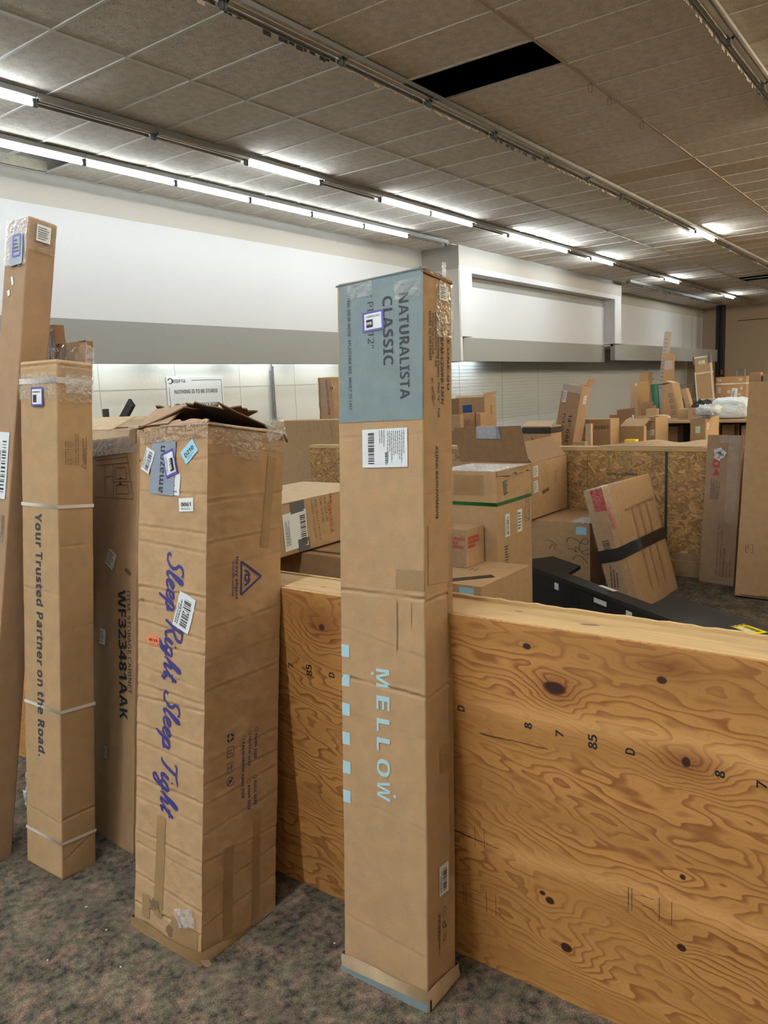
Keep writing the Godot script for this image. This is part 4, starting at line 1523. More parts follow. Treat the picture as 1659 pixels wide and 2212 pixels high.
	text(o, "Team lift required", on_face(D, "R", 0.103, 1.069, -90.0), 0.10, 0.010, M.ink_navy, sans_bold)
	# size boxes
	var cols := [[0.201, "TWIN SIZE", 0.565, 0.075], [0.201, "FULL SIZE", 0.425, 0.072], [0.176, "QUEEN SIZE", 0.555, 0.088], [0.176, "KING SIZE", 0.418, 0.072], [0.152, "CALIFORNIA KING SIZE", 0.506, 0.165]]
	for c in cols:
		text(o, c[1], on_face(D, "R", c[0], c[2], -90.0), c[3], 0.0105, M.ink_navy, sans_bold)
		var ring := []
		for k in 12:
			ring.append(Vector2(cos(TAU * k / 12.0), sin(TAU * k / 12.0)) * 0.006)
		strokes(o, on_face(D, "R", c[0], c[2] + c[3] * 0.5 + 0.012, -90.0), [ring], 0.0012, M.ink_navy, "symbol", true)
	for k in 4:
		var xf := on_face(D, "R", 0.102, [0.613, 0.572, 0.526, 0.487][k], -90.0)
		if k == 0:
			strokes(o, xf, [[Vector2(-0.012, -0.008), Vector2(-0.003, -0.012)], [Vector2(0.003, -0.012), Vector2(0.012, -0.006)], [Vector2(0.010, 0.0), Vector2(0.003, 0.012)], [Vector2(-0.003, 0.012), Vector2(-0.010, 0.0)]], 0.006, M.ink_navy, "symbol")
		elif k < 3:
			strokes(o, xf, [[Vector2(-0.014, -0.012), Vector2(0.014, -0.012), Vector2(0.014, 0.012), Vector2(-0.014, 0.012)]], 0.0015, M.ink_navy, "symbol", true)
			strokes(o, xf, [[Vector2(-0.004, -0.007), Vector2(-0.004, 0.006)], [Vector2(0.004, -0.007), Vector2(0.004, 0.006)]] if k == 1 else [[Vector2(-0.009, 0.002), Vector2(0.0, 0.006), Vector2(0.009, 0.002)], [Vector2(0.0, 0.004), Vector2(0.0, -0.007), Vector2(0.003, -0.008)]], 0.0025, M.ink_navy, "symbol")
		else:
			var ring := []
			for q in 14:
				ring.append(Vector2(cos(TAU * q / 14.0), sin(TAU * q / 14.0)) * 0.013)
			strokes(o, xf, [ring], 0.0016, M.ink_navy, "symbol", true)
			strokes(o, xf, [[Vector2(-0.003, -0.006), Vector2(0.0, 0.006), Vector2(0.004, -0.005)], [Vector2(-0.009, 0.009), Vector2(0.009, -0.009)]], 0.003, M.ink_navy, "symbol")
	# tape
	flat_tape(o, D, "R", 0.237, 1.285, 0.034, 0.27, "kraft_tape", -5.0)
	flat_tape(o, D, "R", 0.10, 0.17, 0.036, 0.26, "kraft_tape")
	flat_tape(o, D, "R", 0.21, 0.19, 0.032, 0.30, "kraft_tape")
	flat_tape(o, D, "L", 0.12, 0.22, 0.04, 0.30, "kraft_tape", -2.0)
	flat_tape(o, D, "L", 0.06, 0.085, 0.035, 0.07, "kraft_tape")
	flat_tape(o, D, "L", 0.23, 0.055, 0.12, 0.07, "kraft_tape", -8.0)
	part("tape", loop_mesh(W, D, 0.0, 0.035, 0.003, 0.006, 0.0, 16), M.kraft_tape, o)
	for c in [[0.10, 0.10, 0.03, 0.025], [0.17, 0.05, 0.02, 0.02], [0.024, 0.99, 0.014, 0.006]]:
		part("stain", blot(c[2], c[3]), M.dirt, o, on_face(D, "L", c[0], c[1], 0.0, 0.0012))
	flap(o, Vector3(-0.006, 0.02, 0.004), Vector3(0.02, 0.012, 0.008), Vector3(0.006, -0.012, 0.016), "kraft_grey", 0.6, 0.004, 0.002)
	flap(o, Vector3(W - 0.01, 0.03, 0.0), Vector3(W, 0.03, -0.06), Vector3(0.022, -0.014, 0.004), "kraft_grey", 0.5, 0.004, 0.002)


func blot(w: float, h: float) -> ArrayMesh:
	var mb := MB.new()
	var ps := []
	for k in 14:
		var a := TAU * k / 14.0
		var r := rng.randf_range(0.55, 1.0)
		ps.append(Vector3(cos(a) * w * r, sin(a) * h * r, 0))
	mb.flat(ps, Vector3.BACK)
	return mb.mesh()


func carton_e() -> void:
	var W := 0.140
	var D := 0.273
	var H := 1.858
	var o := carton("tall_carton", "tallest centre carton with a blue-grey printed upper front, leaning on the plywood wall", tilt(Vector3(-1.98, 0, 4.218), 0.5, -2.31, -6.42), W, D, H, "kraft", 0.010, 0.0022, [[0, 1.050, -0.022, 0.005], [0, 0.818, -0.075, 0.006], [1, 1.035, 0.10, 0.004], [1, 0.79, 0.20, 0.005], [1, 0.72, 0.2, 0.001], [0, 0.72, -0.1, 0.001], [0, 0.95, -0.2, 0.0012], [0, 0.50, -0.15, 0.0009], [0, 0.165, -0.12, 0.0012], [0, 1.452, 0.0, 0.0012], [1, 1.40, 0.1, 0.0015], [1, 1.30, 0.1, 0.0014], [0, 1.70, -0.02, 0.001], [1, 0.50, 0.3, 0.001]])
	# printed upper panel
	var pm := MB.new()
	pm.sheet(10, 14, func(s: float, t: float) -> Vector3: return Vector3((s - 0.5) * 0.264, (t - 0.5) * 0.362, 0.0), Vector3.BACK, Vector2(0.264, 0.362))
	part("printed_panel", pm.mesh(), M.panel_blue, o, on_face(D, "L", 0.140, 1.672, -0.8, 0.0006))
	text(o, "NATURALISTA", on_face(D, "L", 0.2175, 1.673, -89.5, 0.0012), 0.262, 0.029, M.ink_slate, sans_bold)
	text(o, "CLASSIC", on_face(D, "L", 0.1675, 1.716, -89.5, 0.0012), 0.173, 0.031, M.ink_slate, sans_bold)
	text(o, ": PINE 12\"", on_face(D, "L", 0.1135, 1.745, -89.5, 0.0012), 0.135, 0.019, M.ink_slate)
	text(o, "#REAL_SOLID_WOOD   #PLATFORM_BED   #BUILT_TO_LAST", on_face(D, "L", 0.043, 1.674, -89.5, 0.0012), 0.298, 0.0115, M.ink_slate, sans_bold)
	sticker(o, on_face(D, "L", 0.122, 1.746, 2.0, 0.0016), 0.068, 0.050, "purple_wide", "8644")
	var sl := sticker(o, on_face(D, "L", 0.154, 1.422, 0.0), 0.141, 0.098, "plain")
	part("barcode", bars_mesh(0.08, 0.019, 24), M.ink_black, sl, up_by(0.0012, -0.042, 0.0, 90))
	part("barcode", bars_mesh(0.035, 0.008, 14), M.ink_black, sl, up_by(0.0012, 0.006, -0.024, 90))
	part("print", print_mesh(0.085, 0.055, 9, 0.3), M.ink_grey, sl, up_by(0.0012, 0.035, 0.0, -90))
	part("print", print_mesh(0.05, 0.02, 3, 0.3), M.ink_grey, sl, up_by(0.0012, -0.008, 0.02, -90))
	# brand lettering: spaced caps with dots
	var ls := ["M", "E", "L", "L", "O", "W"]
	var vs := [0.829, 0.765, 0.706, 0.656, 0.595, 0.535]
	var ws := [0.048, 0.036, 0.034, 0.034, 0.046, 0.052]
	for k in 6:
		text(o, ls[k], on_face(D, "L", 0.141, vs[k], -90.0, 0.0010), ws[k], 0.042, M.ink_blue, sans_bold)
	for d in [[0.108, 0.838], [0.176, 0.528]]:
		part("dot", dot(0.0045), M.ink_blue, o, on_face(D, "L", d[0], d[1], 0.0, 0.0010))
	for k in 6:
		part("printed_square", quad_mesh(0.026, 0.033), M.ink_blue, o, on_face(D, "L", 0.0175, 0.886 - k * 0.0788, 0.0, 0.0004))
	for c in [[0.187, 0.965, 0.003, 0.10], [0.232, 1.0, 0.0016, 0.05]]:
		part("scuff", blot(c[2], c[3]), mat("scuff_%d" % int(c[1] * 10), Color(0.47, 0.37, 0.27), 0.9), o, on_face(D, "L", c[0], c[1], -1.0, 0.0006))
	# right side print
	text(o, "SKU#: BPM-CSWPB-12FN", on_face(D, "R", 0.0885, 1.647, -90.0), 0.228, 0.0135, M.ink_black, sans_bold)
	text(o, "Desc : Naturalista Classic : Pine 12\" - Full", on_face(D, "R", 0.0715, 1.628, -90.0), 0.26, 0.0105, M.ink_slate, sans_bold)
	text(o, "Case Quantity : 1 EA", on_face(D, "R", 0.0585, 1.690, -90.0), 0.135, 0.0100, M.ink_slate, sans_bold)
	text(o, "Shipping Case# :", on_face(D, "R", 0.0460, 1.700, -90.0), 0.11, 0.0100, M.ink_slate, sans_bold)
	text(o, "MADE IN VIETNAM", on_face(D, "R", 0.0340, 1.697, -90.0), 0.12, 0.0092, M.ink_slate, sans_bold)
	part("handwriting", centred(script_mesh("ilt", 0.02, 0.002), 0.075, 0.016), M.ink_slate, o, on_face(D, "R", 0.046, 1.56, -90.0, 0.001))
	text(o, "ASIN#: B07DZWM6VQ", on_face(D, "R", 0.060, 1.334, -90.0), 0.184, 0.0145, M.ink_slate, sans_bold)
	text(o, "FILE ONE-OO", on_face(D, "R", 0.118, 1.655, -90.0), 0.17, 0.010, M.ink_black, sans_bold)
	sticker(o, on_face(D, "R", 0.095, 1.812, 0.0, 0.003), 0.042, 0.038, "print")
	film(o, D, "R", 0.06, 1.70, 0.139, 1.84, "film", 0.004)
	film(o, D, "L", 0.19, 1.79, 0.268, 1.835, "film", 0.001)
	film(o, D, "L", 0.04, 1.81, 0.12, 1.85, "film", 0.001)
	flat_tape(o, D, "R", 0.066, 1.153, 0.098, 0.15, "kraft_gold", -0.5)
	flat_tape(o, D, "R", 0.122, 0.75, 0.022, 0.9, "kraft_tape")
	flat_tape(o, D, "R", 0.09, 0.62, 0.05, 0.07, "kraft_tape")
	flat_tape(o, D, "L", 0.228, 1.09, 0.086, 0.05, "kraft_tape")
	sticker(o, on_face(D, "R", 0.078, 0.309, 0.0), 0.044, 0.078, "bars_tall")
	for k in 3:
		var xf := on_face(D, "R", 0.082, [0.222, 0.187, 0.150][k], -90.0)
		if k == 0:
			strokes(o, xf, [[Vector2(-0.012, -0.008), Vector2(0.012, -0.008), Vector2(0.012, 0.004), Vector2(0.0, 0.010), Vector2(-0.012, 0.004)], [Vector2(-0.004, -0.004), Vector2(0.004, 0.003)]], 0.0012, M.ink_brown, "symbol", true)
		elif k == 1:
			strokes(o, xf, [[Vector2(-0.011, -0.007), Vector2(0.0, -0.009), Vector2(0.009, -0.002)], [Vector2(-0.010, 0.0), Vector2(0.0, 0.002), Vector2(0.010, 0.008)], [Vector2(0.004, 0.010), Vector2(0.011, 0.002)]], 0.0028, M.ink_brown, "symbol")
		else:
			strokes(o, xf, [[Vector2(-0.008, -0.008), Vector2(0.008, -0.004), Vector2(0.006, 0.008), Vector2(-0.010, 0.004)], [Vector2(-0.013, 0.010), Vector2(0.013, -0.010)]], 0.0012, M.ink_brown, "symbol", true)
	part("print", print_mesh(0.12, 0.012, 3, 0.5), M.ink_brown, o, on_face(D, "R", 0.056, 0.165, -90.0))
	# foot: taped, flared bottom with a blue strip
	part("tape", loop_mesh(W, D, 0.0, 0.055, 0.004, 0.0035, 0.0, 18), M.kraft_pale, o)
	part("printed_strip", quad_mesh(D + 0.006, 0.021), M.panel_blue, o, on_face(D, "L", D * 0.5, 0.0115, 0.0, 0.0082))
	part("corner_gap", quad_mesh(0.006, 0.03), M.board_edge, o, on_face(D, "R", 0.002, 0.016, 0.0, 0.0085))
	# top edge
	flap(o, Vector3(-0.002, H - 0.006, -D), Vector3(-0.002, H - 0.002, 0.0), Vector3(0.02, 0.006, 0), "panel_blue", 0.5, 0.002)
	flap(o, Vector3(0.0, H - 0.012, 0.002), Vector3(W, H - 0.016, 0.002), Vector3(0.0, 0.012, -0.012), "card_inside", 0.7, 0.004)
	part("scrap", centred_sheet(0.02, 0.04), M.film_white, o, Transform3D(Basis(Vector3.UP, 0.5), Vector3(0.10, H + 0.012, 0.0)))


func dot(r: float) -> ArrayMesh:
	var mb := MB.new()
	var ps := []
	for k in 14:
		ps.append(Vector3(cos(TAU * k / 14.0), sin(TAU * k / 14.0), 0) * r)
	mb.flat(ps, Vector3.BACK)
	return mb.mesh()


func centred_sheet(w: float, h: float) -> ArrayMesh:
	var mb := MB.new()
	mb.sheet(6, 8, func(s: float, t: float) -> Vector3: return Vector3((s - 0.5) * w * (1.0 - 0.4 * t), (t - 0.5) * h, 0.25 * w * sin(s * 6.0 + t * 5.0)), Vector3.BACK, Vector2(w, h), 0.0006)
	return mb.mesh()


func carton_w() -> void:
	var D := 0.34
	var H := 1.46
	var o := carton("flat_carton", "flat brown carton printed with a cabinet drawing, leaning between the strapped and the battered cartons", tilt(Vector3(-1.966, 0, 2.986), -4.8, -3.39, -9.46), 0.045, D, H, "kraft", 0.03, 0.002, [[0, 1.405, 0.0, 0.003]])
	var s := 0.09     # face is wider than first measured by this much
	text(o, "WF323481AAK", on_face(D, "L", 0.170 + s, 0.686, -87.0, 0.001), 0.455, 0.052, M.ink_black, sans_bold)
	text(o, "ITEM: STORAGE CABINET", on_face(D, "L", 0.212 + s, 0.735, -87.0, 0.001), 0.36, 0.022, M.ink_black)
	var xf := on_face(D, "L", 0.085 + s, 1.32, 0.0, 0.001)
	strokes(o, xf, [[Vector2(-0.13, 0.075), Vector2(0.096, 0.080), Vector2(0.143, -0.085), Vector2(-0.126, -0.072)], [Vector2(-0.12, 0.064), Vector2(0.10, 0.066)], [Vector2(-0.12, 0.045), Vector2(0.11, 0.045)], [Vector2(0.002, 0.045), Vector2(0.008, -0.075)], [Vector2(-0.06, 0.043), Vector2(-0.05, -0.066)], [Vector2(0.02, 0.03), Vector2(0.09, 0.030), Vector2(0.098, -0.012), Vector2(0.022, -0.010), Vector2(0.02, 0.03)], [Vector2(0.026, -0.032), Vector2(0.104, -0.034), Vector2(0.112, -0.066), Vector2(0.028, -0.064), Vector2(0.026, -0.032)], [Vector2(0.006, -0.020), Vector2(0.118, -0.022)], [Vector2(-0.05, 0.0), Vector2(0.004, 0.0)]], 0.0022, M.ink_brown)
	part("drawing", quad_mesh(0.014, 0.006), M.ink_black, o, on_face(D, "L", 0.14 + s, 1.311, 0.0, 0.001))
	part("drawing", quad_mesh(0.014, 0.006), M.ink_black, o, on_face(D, "L", 0.14 + s, 1.292, 0.0, 0.001))
	sticker(o, on_face(D, "L", 0.082 + s, 1.020, -28.0), 0.055, 0.062, "print")
	sticker(o, on_face(D, "L", 0.03 + s, 0.735, -5.0), 0.04, 0.055, "print")
	sticker(o, on_face(D, "L", 0.06 + s, 0.32, 0.0), 0.02, 0.04, "print")
	film(o, D, "L", 0.0, 1.40, D, 1.458, "film_white", 0.005)
	film(o, D, "TL", 0.0, 0.0, D, 0.13, "film_white", 0.004, 0.0, "film", H)
	part("stain", blot(0.03, 0.012), M.dirt, o, on_face(D, "L", 0.2 + s, 0.98, -20.0, 0.0012))


func box_at(called: String, label: String, pos: Vector3, W: float, D: float, H: float, m := "kraft", rz := 0.0, yaw := 0.0, rx := 0.0, group := "") -> Node3D:
	return carton(called, label, tilt(pos, yaw, rx, rz), W, D, H, m, 1.0, 0.0, [], group)


func inside_bin() -> void:
	# cartons behind the two leftmost tall ones
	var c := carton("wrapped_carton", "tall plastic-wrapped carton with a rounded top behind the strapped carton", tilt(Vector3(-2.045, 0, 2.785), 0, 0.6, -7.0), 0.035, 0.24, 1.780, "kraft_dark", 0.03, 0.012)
	film(c, 0.24, "L", 0.02, 1.40, 0.24, 1.77, "film", 0.012)
	film(c, 0.24, "R", 0.0, 1.2, 0.035, 1.77, "film_white", 0.006)
	part("print", print_mesh(0.1, 0.05, 4), M.ink_black, c, on_face(0.24, "L", 0.10, 1.70, 0.0, 0.002))
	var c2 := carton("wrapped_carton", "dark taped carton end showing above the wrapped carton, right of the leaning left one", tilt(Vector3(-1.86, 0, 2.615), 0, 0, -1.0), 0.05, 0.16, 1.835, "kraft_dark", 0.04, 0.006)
	film(c2, 0.16, "L", 0.0, 1.6, 0.16, 1.83, "film", 0.008)
	# stack seen past the cabinet carton
	var l1 := box_at("open_carton", "pale-topped open carton behind the flat cabinet carton", Vector3(-1.42, 0, 2.50), 0.35, 0.5, 1.44, "kraft_pale")
	flap(l1, Vector3(0, 1.44, -0.5), Vector3(0, 1.44, -0.2), Vector3(0.12, 0.05, 0.02), "kraft_pale")
	part("opening", slab(Vector3(0.02, 1.438, -0.42), Vector3(0.16, 1.443, -0.30)), M.card_inside, l1)
	box_at("carton", "pale carton furthest back behind the flat cabinet carton", Vector3(-0.90, 0, 1.92), 0.5, 0.7, 1.465, "kraft_pale")
	var st := thing("timber_offcut", "short upright dark timber strip behind the pale cartons", "timber", Transform3D(Basis(), Vector3(0.0, 0, 0.185)), "timber strips behind the pale cartons")
	part("strip", slab(Vector3(-0.012, 0, -0.022), Vector3(0.012, 1.512, 0.03), 0.003), M.trim_dark, st)
	var st2 := thing("timber_offcut", "slanting dark timber strip behind the pale cartons", "timber", Transform3D(Basis(Vector3.RIGHT, deg_to_rad(47)), Vector3(0.0, 1.30, 0.24)), "timber strips behind the pale cartons")
	part("strip", slab(Vector3(-0.012, -0.25, -0.034), Vector3(0.012, 0.37, 0.034), 0.003), M.trim_dark, st2)
	var ls := box_at("carton", "dark carton under the slanting timber strip", Vector3(0.1, 0, 0.6), 0.4, 0.75, 1.38, "kraft_dark")
	ls.set_meta("label", "brown carton standing behind the pale cartons under the timber strips")
	# flat carton with red figures
	var k := carton("flat_carton", "flat carton with red figures lying on top of the black-taped carton", tilt(Vector3(-1.10, 0.858, 2.88), 0, 0, 0.6), 0.72, 0.45, 0.232, "kraft_gold", 0.03, 0.003)
	text(k, "D94060-A", on_face(0.45, "R", 0.405, 0.120, -86.0, 0.0012), 0.145, 0.026, M.ink_red)
	text(k, "ITEM NO.", on_face(0.45, "R", 0.412, 0.212, -86.0, 0.0012), 0.05, 0.014, M.ink_black)
	var kl := ["N.W.: 65.6  LBS", "G.W.: 74.6  LBS", "MEAS.: 36\"L X 8.5\"W X 37\"H", "QUANTITY: 1 PC / CARTON"]
	for i in 4:
		var ln: float = [0.115, 0.115, 0.19, 0.175][i]
		text(k, kl[i], on_face(0.45, "R", 0.376 - i * 0.030, 0.222 - ln * 0.5, -84.0, 0.0012), ln, 0.013, M.ink_brown)
	var kb := sticker(k, on_face(0.45, "R", 0.165, 0.105, 2.0), 0.15, 0.165, "plain")
	part("barcode", bars_mesh(0.13, 0.035, 22), M.ink_black, kb, up_by(0.0012, 0.05, 0.0, 90))
	part("print", print_mesh(0.12, 0.03, 4), M.ink_grey, kb, up_by(0.0012, -0.05, 0.0, 90))
	part("tape", quad_mesh(0.075, 0.055), M.tape_grey, k, on_face(0.45, "R", 0.215, 0.032, 2.0, 0.0012))
	part("tape", quad_mesh(0.09, 0.05), M.tape_grey, k, on_face(0.45, "R", 0.185, 0.205, 3.0, 0.0012))
	flap(k, Vector3(0, 0.234, 0.0), Vector3(0.72, 0.234, 0.0), Vector3(0, 0.004, -0.09), "kraft_pale", 0.5, 0.002)
	part("lid", slab(Vector3(0.0, 0.232, -0.44), Vector3(0.71, 0.236, -0.06)), M.kraft_pale, k)
	flat_tape(k, 0.45, "T", 0.20, 0.36, 0.10, 0.06, "label_white", 4.0, 0.2365)
	var mm := box_at("carton", "brown carton with a black tape line under the flat carton with red figures", Vector3(-0.90, 0, 3.14), 0.5, 0.62, 0.852, "kraft_dark")
	part("tape", slab(Vector3(0.055, 0.8522, -0.62), Vector3(0.082, 0.8535, 0.0)), M.tape_black, mm)
	# carton with green strap
	var G := box_at("carton", "upright brown carton with a green strap standing in the bin", Vector3(0.50, 0, 3.098), 0.46, 0.40, 1.07, "kraft", 0.0, 1.2)
	var s := 0.74
	part("strap", loop_mesh(0.46, 0.40, 0.872, 0.893, 0.0015), M.strap_green, G)
	for z in [[0.10, 0.156, 0.81, 0.68], [0.31, 0.39, 0.82, 0.675]]:
		sticker(G, on_face(0.4, "R", 0.5 * (z[0] + z[1]) * s + 0.03, 0.5 * (z[2] + z[3]), 0.0), 0.062, 0.135, "bars_tall" if z[0] < 0.2 else "print")
	var tx := on_face(0.4, "R", 0.395, 0.80, 0.0)
	strokes(G, tx, [[Vector2(-0.032, -0.07), Vector2(0.032, -0.07), Vector2(0.032, 0.02), Vector2(-0.032, 0.02)], [Vector2(-0.026, -0.045), Vector2(0.026, -0.065), Vector2(0.02, -0.005)]], 0.003, M.ink_brown, "symbol", true)
	strokes(G, tx, [[Vector2(-0.02, 0.03), Vector2(-0.02, 0.13)], [Vector2(0.0, 0.035), Vector2(0.0, 0.12)], [Vector2(0.022, 0.03), Vector2(0.022, 0.13)]], 0.004, M.ink_brown, "symbol")
	part("print", print_mesh(0.07, 0.085, 7, 0.8), M.ink_grey, G, on_face(0.4, "R", 0.115, 0.97, 8.0))
	part("print", print_mesh(0.05, 0.42, 26, 0.5), M.ink_brown, G, on_face(0.4, "R", 0.11, 0.42, 0.0))
	flat_tape(G, 0.4, "L", 0.20, 0.60, 0.12, 0.06)
	flat_tape(G, 0.4, "L", 0.22, 0.99, 0.2, 0.12)
	film(G, 0.4, "TL", 0.0, 0.02, 0.38, 0.42, "film_white", 0.006, 0.0, "film", 1.07)
	flap(G, Vector3(0.0, 1.072, 0.002), Vector3(0.46, 1.072, 0.002), Vector3(0, -0.03, 0.006), "kraft_tape", 0.9, 0.003, 0.002)
	# open carton behind it
	var F := box_at("open_carton", "large open carton with a raised flap behind the green-strapped carton", Vector3(2.10, 0.512, 2.54), 0.66, 0.78, 0.44, "kraft_gold")
	flap(F, Vector3(0.0, 0.44, -0.635), Vector3(0.0, 0.45, -0.028), Vector3(0.0, 0.278, -0.06), "kraft_dark")
	sticker(F, Transform3D(Basis(Vector3(0, 0, 1), Vector3(0, 0.98, -0.2).normalized(), Vector3.LEFT), Vector3(-0.006, 0.675, -0.37)), 0.20, 0.10, "grey")
	film(F, 0.78, "L", 0.30, 0.63, 0.48, 0.73, "film_white", 0.004, 0.0, "tape", 0.008)
	flap(F, Vector3(0.02, 0.44, -0.01), Vector3(0.66, 0.45, -0.01), Vector3(0.03, 0.15, -0.14), "kraft_grey")
	part("opening", slab(Vector3(0.03, 0.438, -0.76), Vector3(0.64, 0.443, -0.04)), M.card_inside, F)
	sticker(F, on_face(0.78, "R", 0.06, 0.37, 2.0), 0.085, 0.085, "print")
	sticker(F, on_face(0.78, "R", 0.06, 0.25, 4.0), 0.075, 0.09, "print")
	part("print", print_mesh(0.16, 0.035, 1, 0.9), M.ink_brown, F, on_face(0.78, "R", 0.26, 0.20, 8.0))
	for q in 4:
		film(F, 0.78, "R", 0.16 + q * 0.035, 0.26, 0.178 + q * 0.035, 0.42, "film", 0.002, 6.0, "tape")
	film(F, 0.78, "R", 0.40, 0.24, 0.46, 0.34, "film", 0.004)
	# scribbled carton carrying it
	var Hh := box_at("carton", "carton with a looping marker scribble and a blue label below the open carton", Vector3(2.15, 0, 2.985), 0.62, 0.62, 0.498, "kraft", 0.0, 0.0)
	Hh.set_meta("label", "squat carton with a looping marker scribble and a blue label under the open carton")
	var sc := [[Vector2(-0.02, 0.05), Vector2(0.0, 0.09), Vector2(0.05, 0.085), Vector2(0.10, 0.055), Vector2(0.14, 0.05), Vector2(0.155, 0.075), Vector2(0.13, 0.095), Vector2(0.10, 0.07), Vector2(0.085, 0.02), Vector2(0.10, -0.01), Vector2(0.14, 0.005), Vector2(0.165, 0.02)], [Vector2(-0.01, 0.0), Vector2(0.03, 0.005), Vector2(0.06, -0.02), Vector2(0.05, 0.02), Vector2(0.08, 0.01), Vector2(0.12, -0.03), Vector2(0.165, -0.02)], [Vector2(0.03, -0.08), Vector2(0.05, -0.05), Vector2(0.09, -0.045), Vector2(0.13, -0.075), Vector2(0.15, -0.10)], [Vector2(-0.20, 0.055), Vector2(-0.15, 0.055), Vector2(-0.10, 0.02)], [Vector2(-0.16, -0.01), Vector2(-0.14, 0.025), Vector2(-0.12, 0.015), Vector2(-0.115, -0.01)]]
	var smb := MB.new()
	for l: Array in sc:
		smb.ribbon(smooth_line(l), 0.006, false)
	part("scribble", smb.mesh(), M.ink_brown, Hh, on_face(0.62, "L", 0.45, 0.29, 0.0, 0.001))
	sticker(Hh, on_face(0.62, "L", 0.55, 0.44, 0.0), 0.082, 0.058, "blue", "")
	film(Hh, 0.62, "TL", 0.45, 0.0, 0.62, 0.25, "foil", 0.012, 0.0, "film", 0.498)
	# small cartons against the strapped one
	var s1 := box_at("small_carton", "small taped carton with red print in front of the green-strapped carton", Vector3(0.28, 0.552, 3.02), 0.20, 0.20, 0.215, "kraft", 0.0, 0.0)
	part("print", print_mesh(0.12, 0.07, 3, 0.8), M.ink_red, s1, on_face(0.2, "L", 0.14, 0.14, 0.0))
	part("print", print_mesh(0.14, 0.07, 3, 0.8), M.ink_red, s1, on_face(0.2, "R", 0.09, 0.14, 0.0))
	film(s1, 0.2, "L", 0.03, 0.0, 0.2, 0.21, "film", 0.003)
	var s2 := box_at("small_carton", "low carton with a diagonal black tape just behind the plywood wall", Vector3(-0.05, 0, 3.30), 0.56, 0.42, 0.55, "kraft")
	part("tape", slab(Vector3(-0.03, -0.0005, -0.16), Vector3(0.03, 0.001, 0.16)), M.tape_black, s2, Transform3D(Basis(Vector3.UP, 0.85), Vector3(0.12, 0.5505, -0.17)))
	strokes(s2, on_face(0.42, "TL", 0.20, 0.32, 0.0, 0.001, 0.55), [[Vector2(-0.03, -0.02), Vector2(-0.03, 0.03)], [Vector2(0.0, -0.02), Vector2(0.0, 0.03)]], 0.008, M.ink_black, "symbol")
	sticker(s2, on_face(0.42, "L", 0.33, 0.515, 0.0), 0.085, 0.05, "blue", "")
	# tilted carton with black tape
	var T := carton("tilted_carton", "tilted flat carton with a wide black tape band leaning in the bin", tilt(Vector3(1.545, 0, 3.536), -1.0, -14.96, -0.65), 0.909, 0.138, 0.892, "kraft", 0.04, 0.006)
	part("tape", loop_mesh(0.909, 0.138, 0.395, 0.478, 0.003, 0.0015, 0.0, 8), M.tape_black, T)
	text(T, "Important: Please open carefully", on_face(0.138, "R", 0.57, 0.70, 1.0, 0.004), 0.58, 0.03, M.ink_brown)
	for u in [0.42, 0.56, 0.70]:
		flat_tape(T, 0.138, "R", u, 0.58, 0.035, 0.22, "kraft_tape")
		flat_tape(T, 0.138, "R", u, 0.25, 0.03, 0.28, "kraft_tape")
	film(T, 0.138, "R", 0.0, 0.03, 0.12, 0.89, "film", 0.004)
	film(T, 0.138, "L", 0.0, 0.03, 0.138, 0.89, "film", 0.004)
	film(T, 0.138, "L", 0.05, 0.74, 0.135, 0.885, "film_red", 0.004, 0.0, "red_tape")
	film(T, 0.138, "R", 0.0, 0.60, 0.05, 0.76, "film_red", 0.003, 12.0, "red_tape")
	film(T, 0.138, "TL", 0.0, 0.0, 0.138, 0.4, "film_white", 0.005, 0.0, "film", 0.892)
	part("barcode", bars_mesh(0.10, 0.05, 12), M.ink_brown, T, on_face(0.138, "L", 0.07, 0.50, 90.0, 0.004))
	part("print", print_mesh(0.16, 0.06, 3), M.ink_brown, T, on_face(0.138, "L", 0.07, 0.30, 80.0, 0.004))
	var tp := box_at("thin_carton", "thin carton wedged upright behind the tilted black-taped carton", Vector3(2.36, 0, 3.215), 0.12, 0.09, 0.47, "kraft", 0.0, 0.0)
	tp.set_meta("label", "thin upright carton wedged between the scribbled and the tilted cartons")
	# tall carton by the partition
	var L := carton("leaning_carton", "tall slim carton with red warning marks leaning on the strand board partition", tilt(Vector3(2.655, 0, 3.889), -12.4, 1.34, -4.0), 0.03, 0.269, 1.120, "kraft_grey", 0.05, 0.003, [[0, 0.03, 0.0, 0.003]])
	for q in [[0.095, 0.995, 18.0], [0.12, 0.985, -30.0], [0.10, 0.965, 60.0]]:
		sticker(L, on_face(0.272, "L", q[0], q[1], q[2], 0.001 + q[0] * 0.02), 0.06, 0.05, "bars")
	part("mark", quad_mesh(0.05, 0.06), M.ink_red, L, on_face(0.272, "L", 0.085, 0.908))
	part("mark", quad_mesh(0.03, 0.02), M.kraft_grey, L, on_face(0.272, "L", 0.085, 0.908, 0.0, 0.0015))
	var tm := MB.new()
	tm.flat([Vector3(-0.028, -0.024, 0), Vector3(0.028, -0.024, 0), Vector3(0, 0.028, 0)], Vector3.BACK)
	part("mark", tm.mesh(), M.ink_red, L, on_face(0.272, "L", 0.088, 0.845))
	part("print", print_mesh(0.16, 0.07, 7), M.ink_brown, L, on_face(0.272, "L", 0.085, 0.72, 90.0))
	var ll := ["ITEM  L SHAPED COMBINATION BED - TWIN", "ARTICLE  LIT COMBINE EN L - DOUBLE", "N701P402513W", "BOX 2 OF 3", "ENGLISH - PAGE 1"]
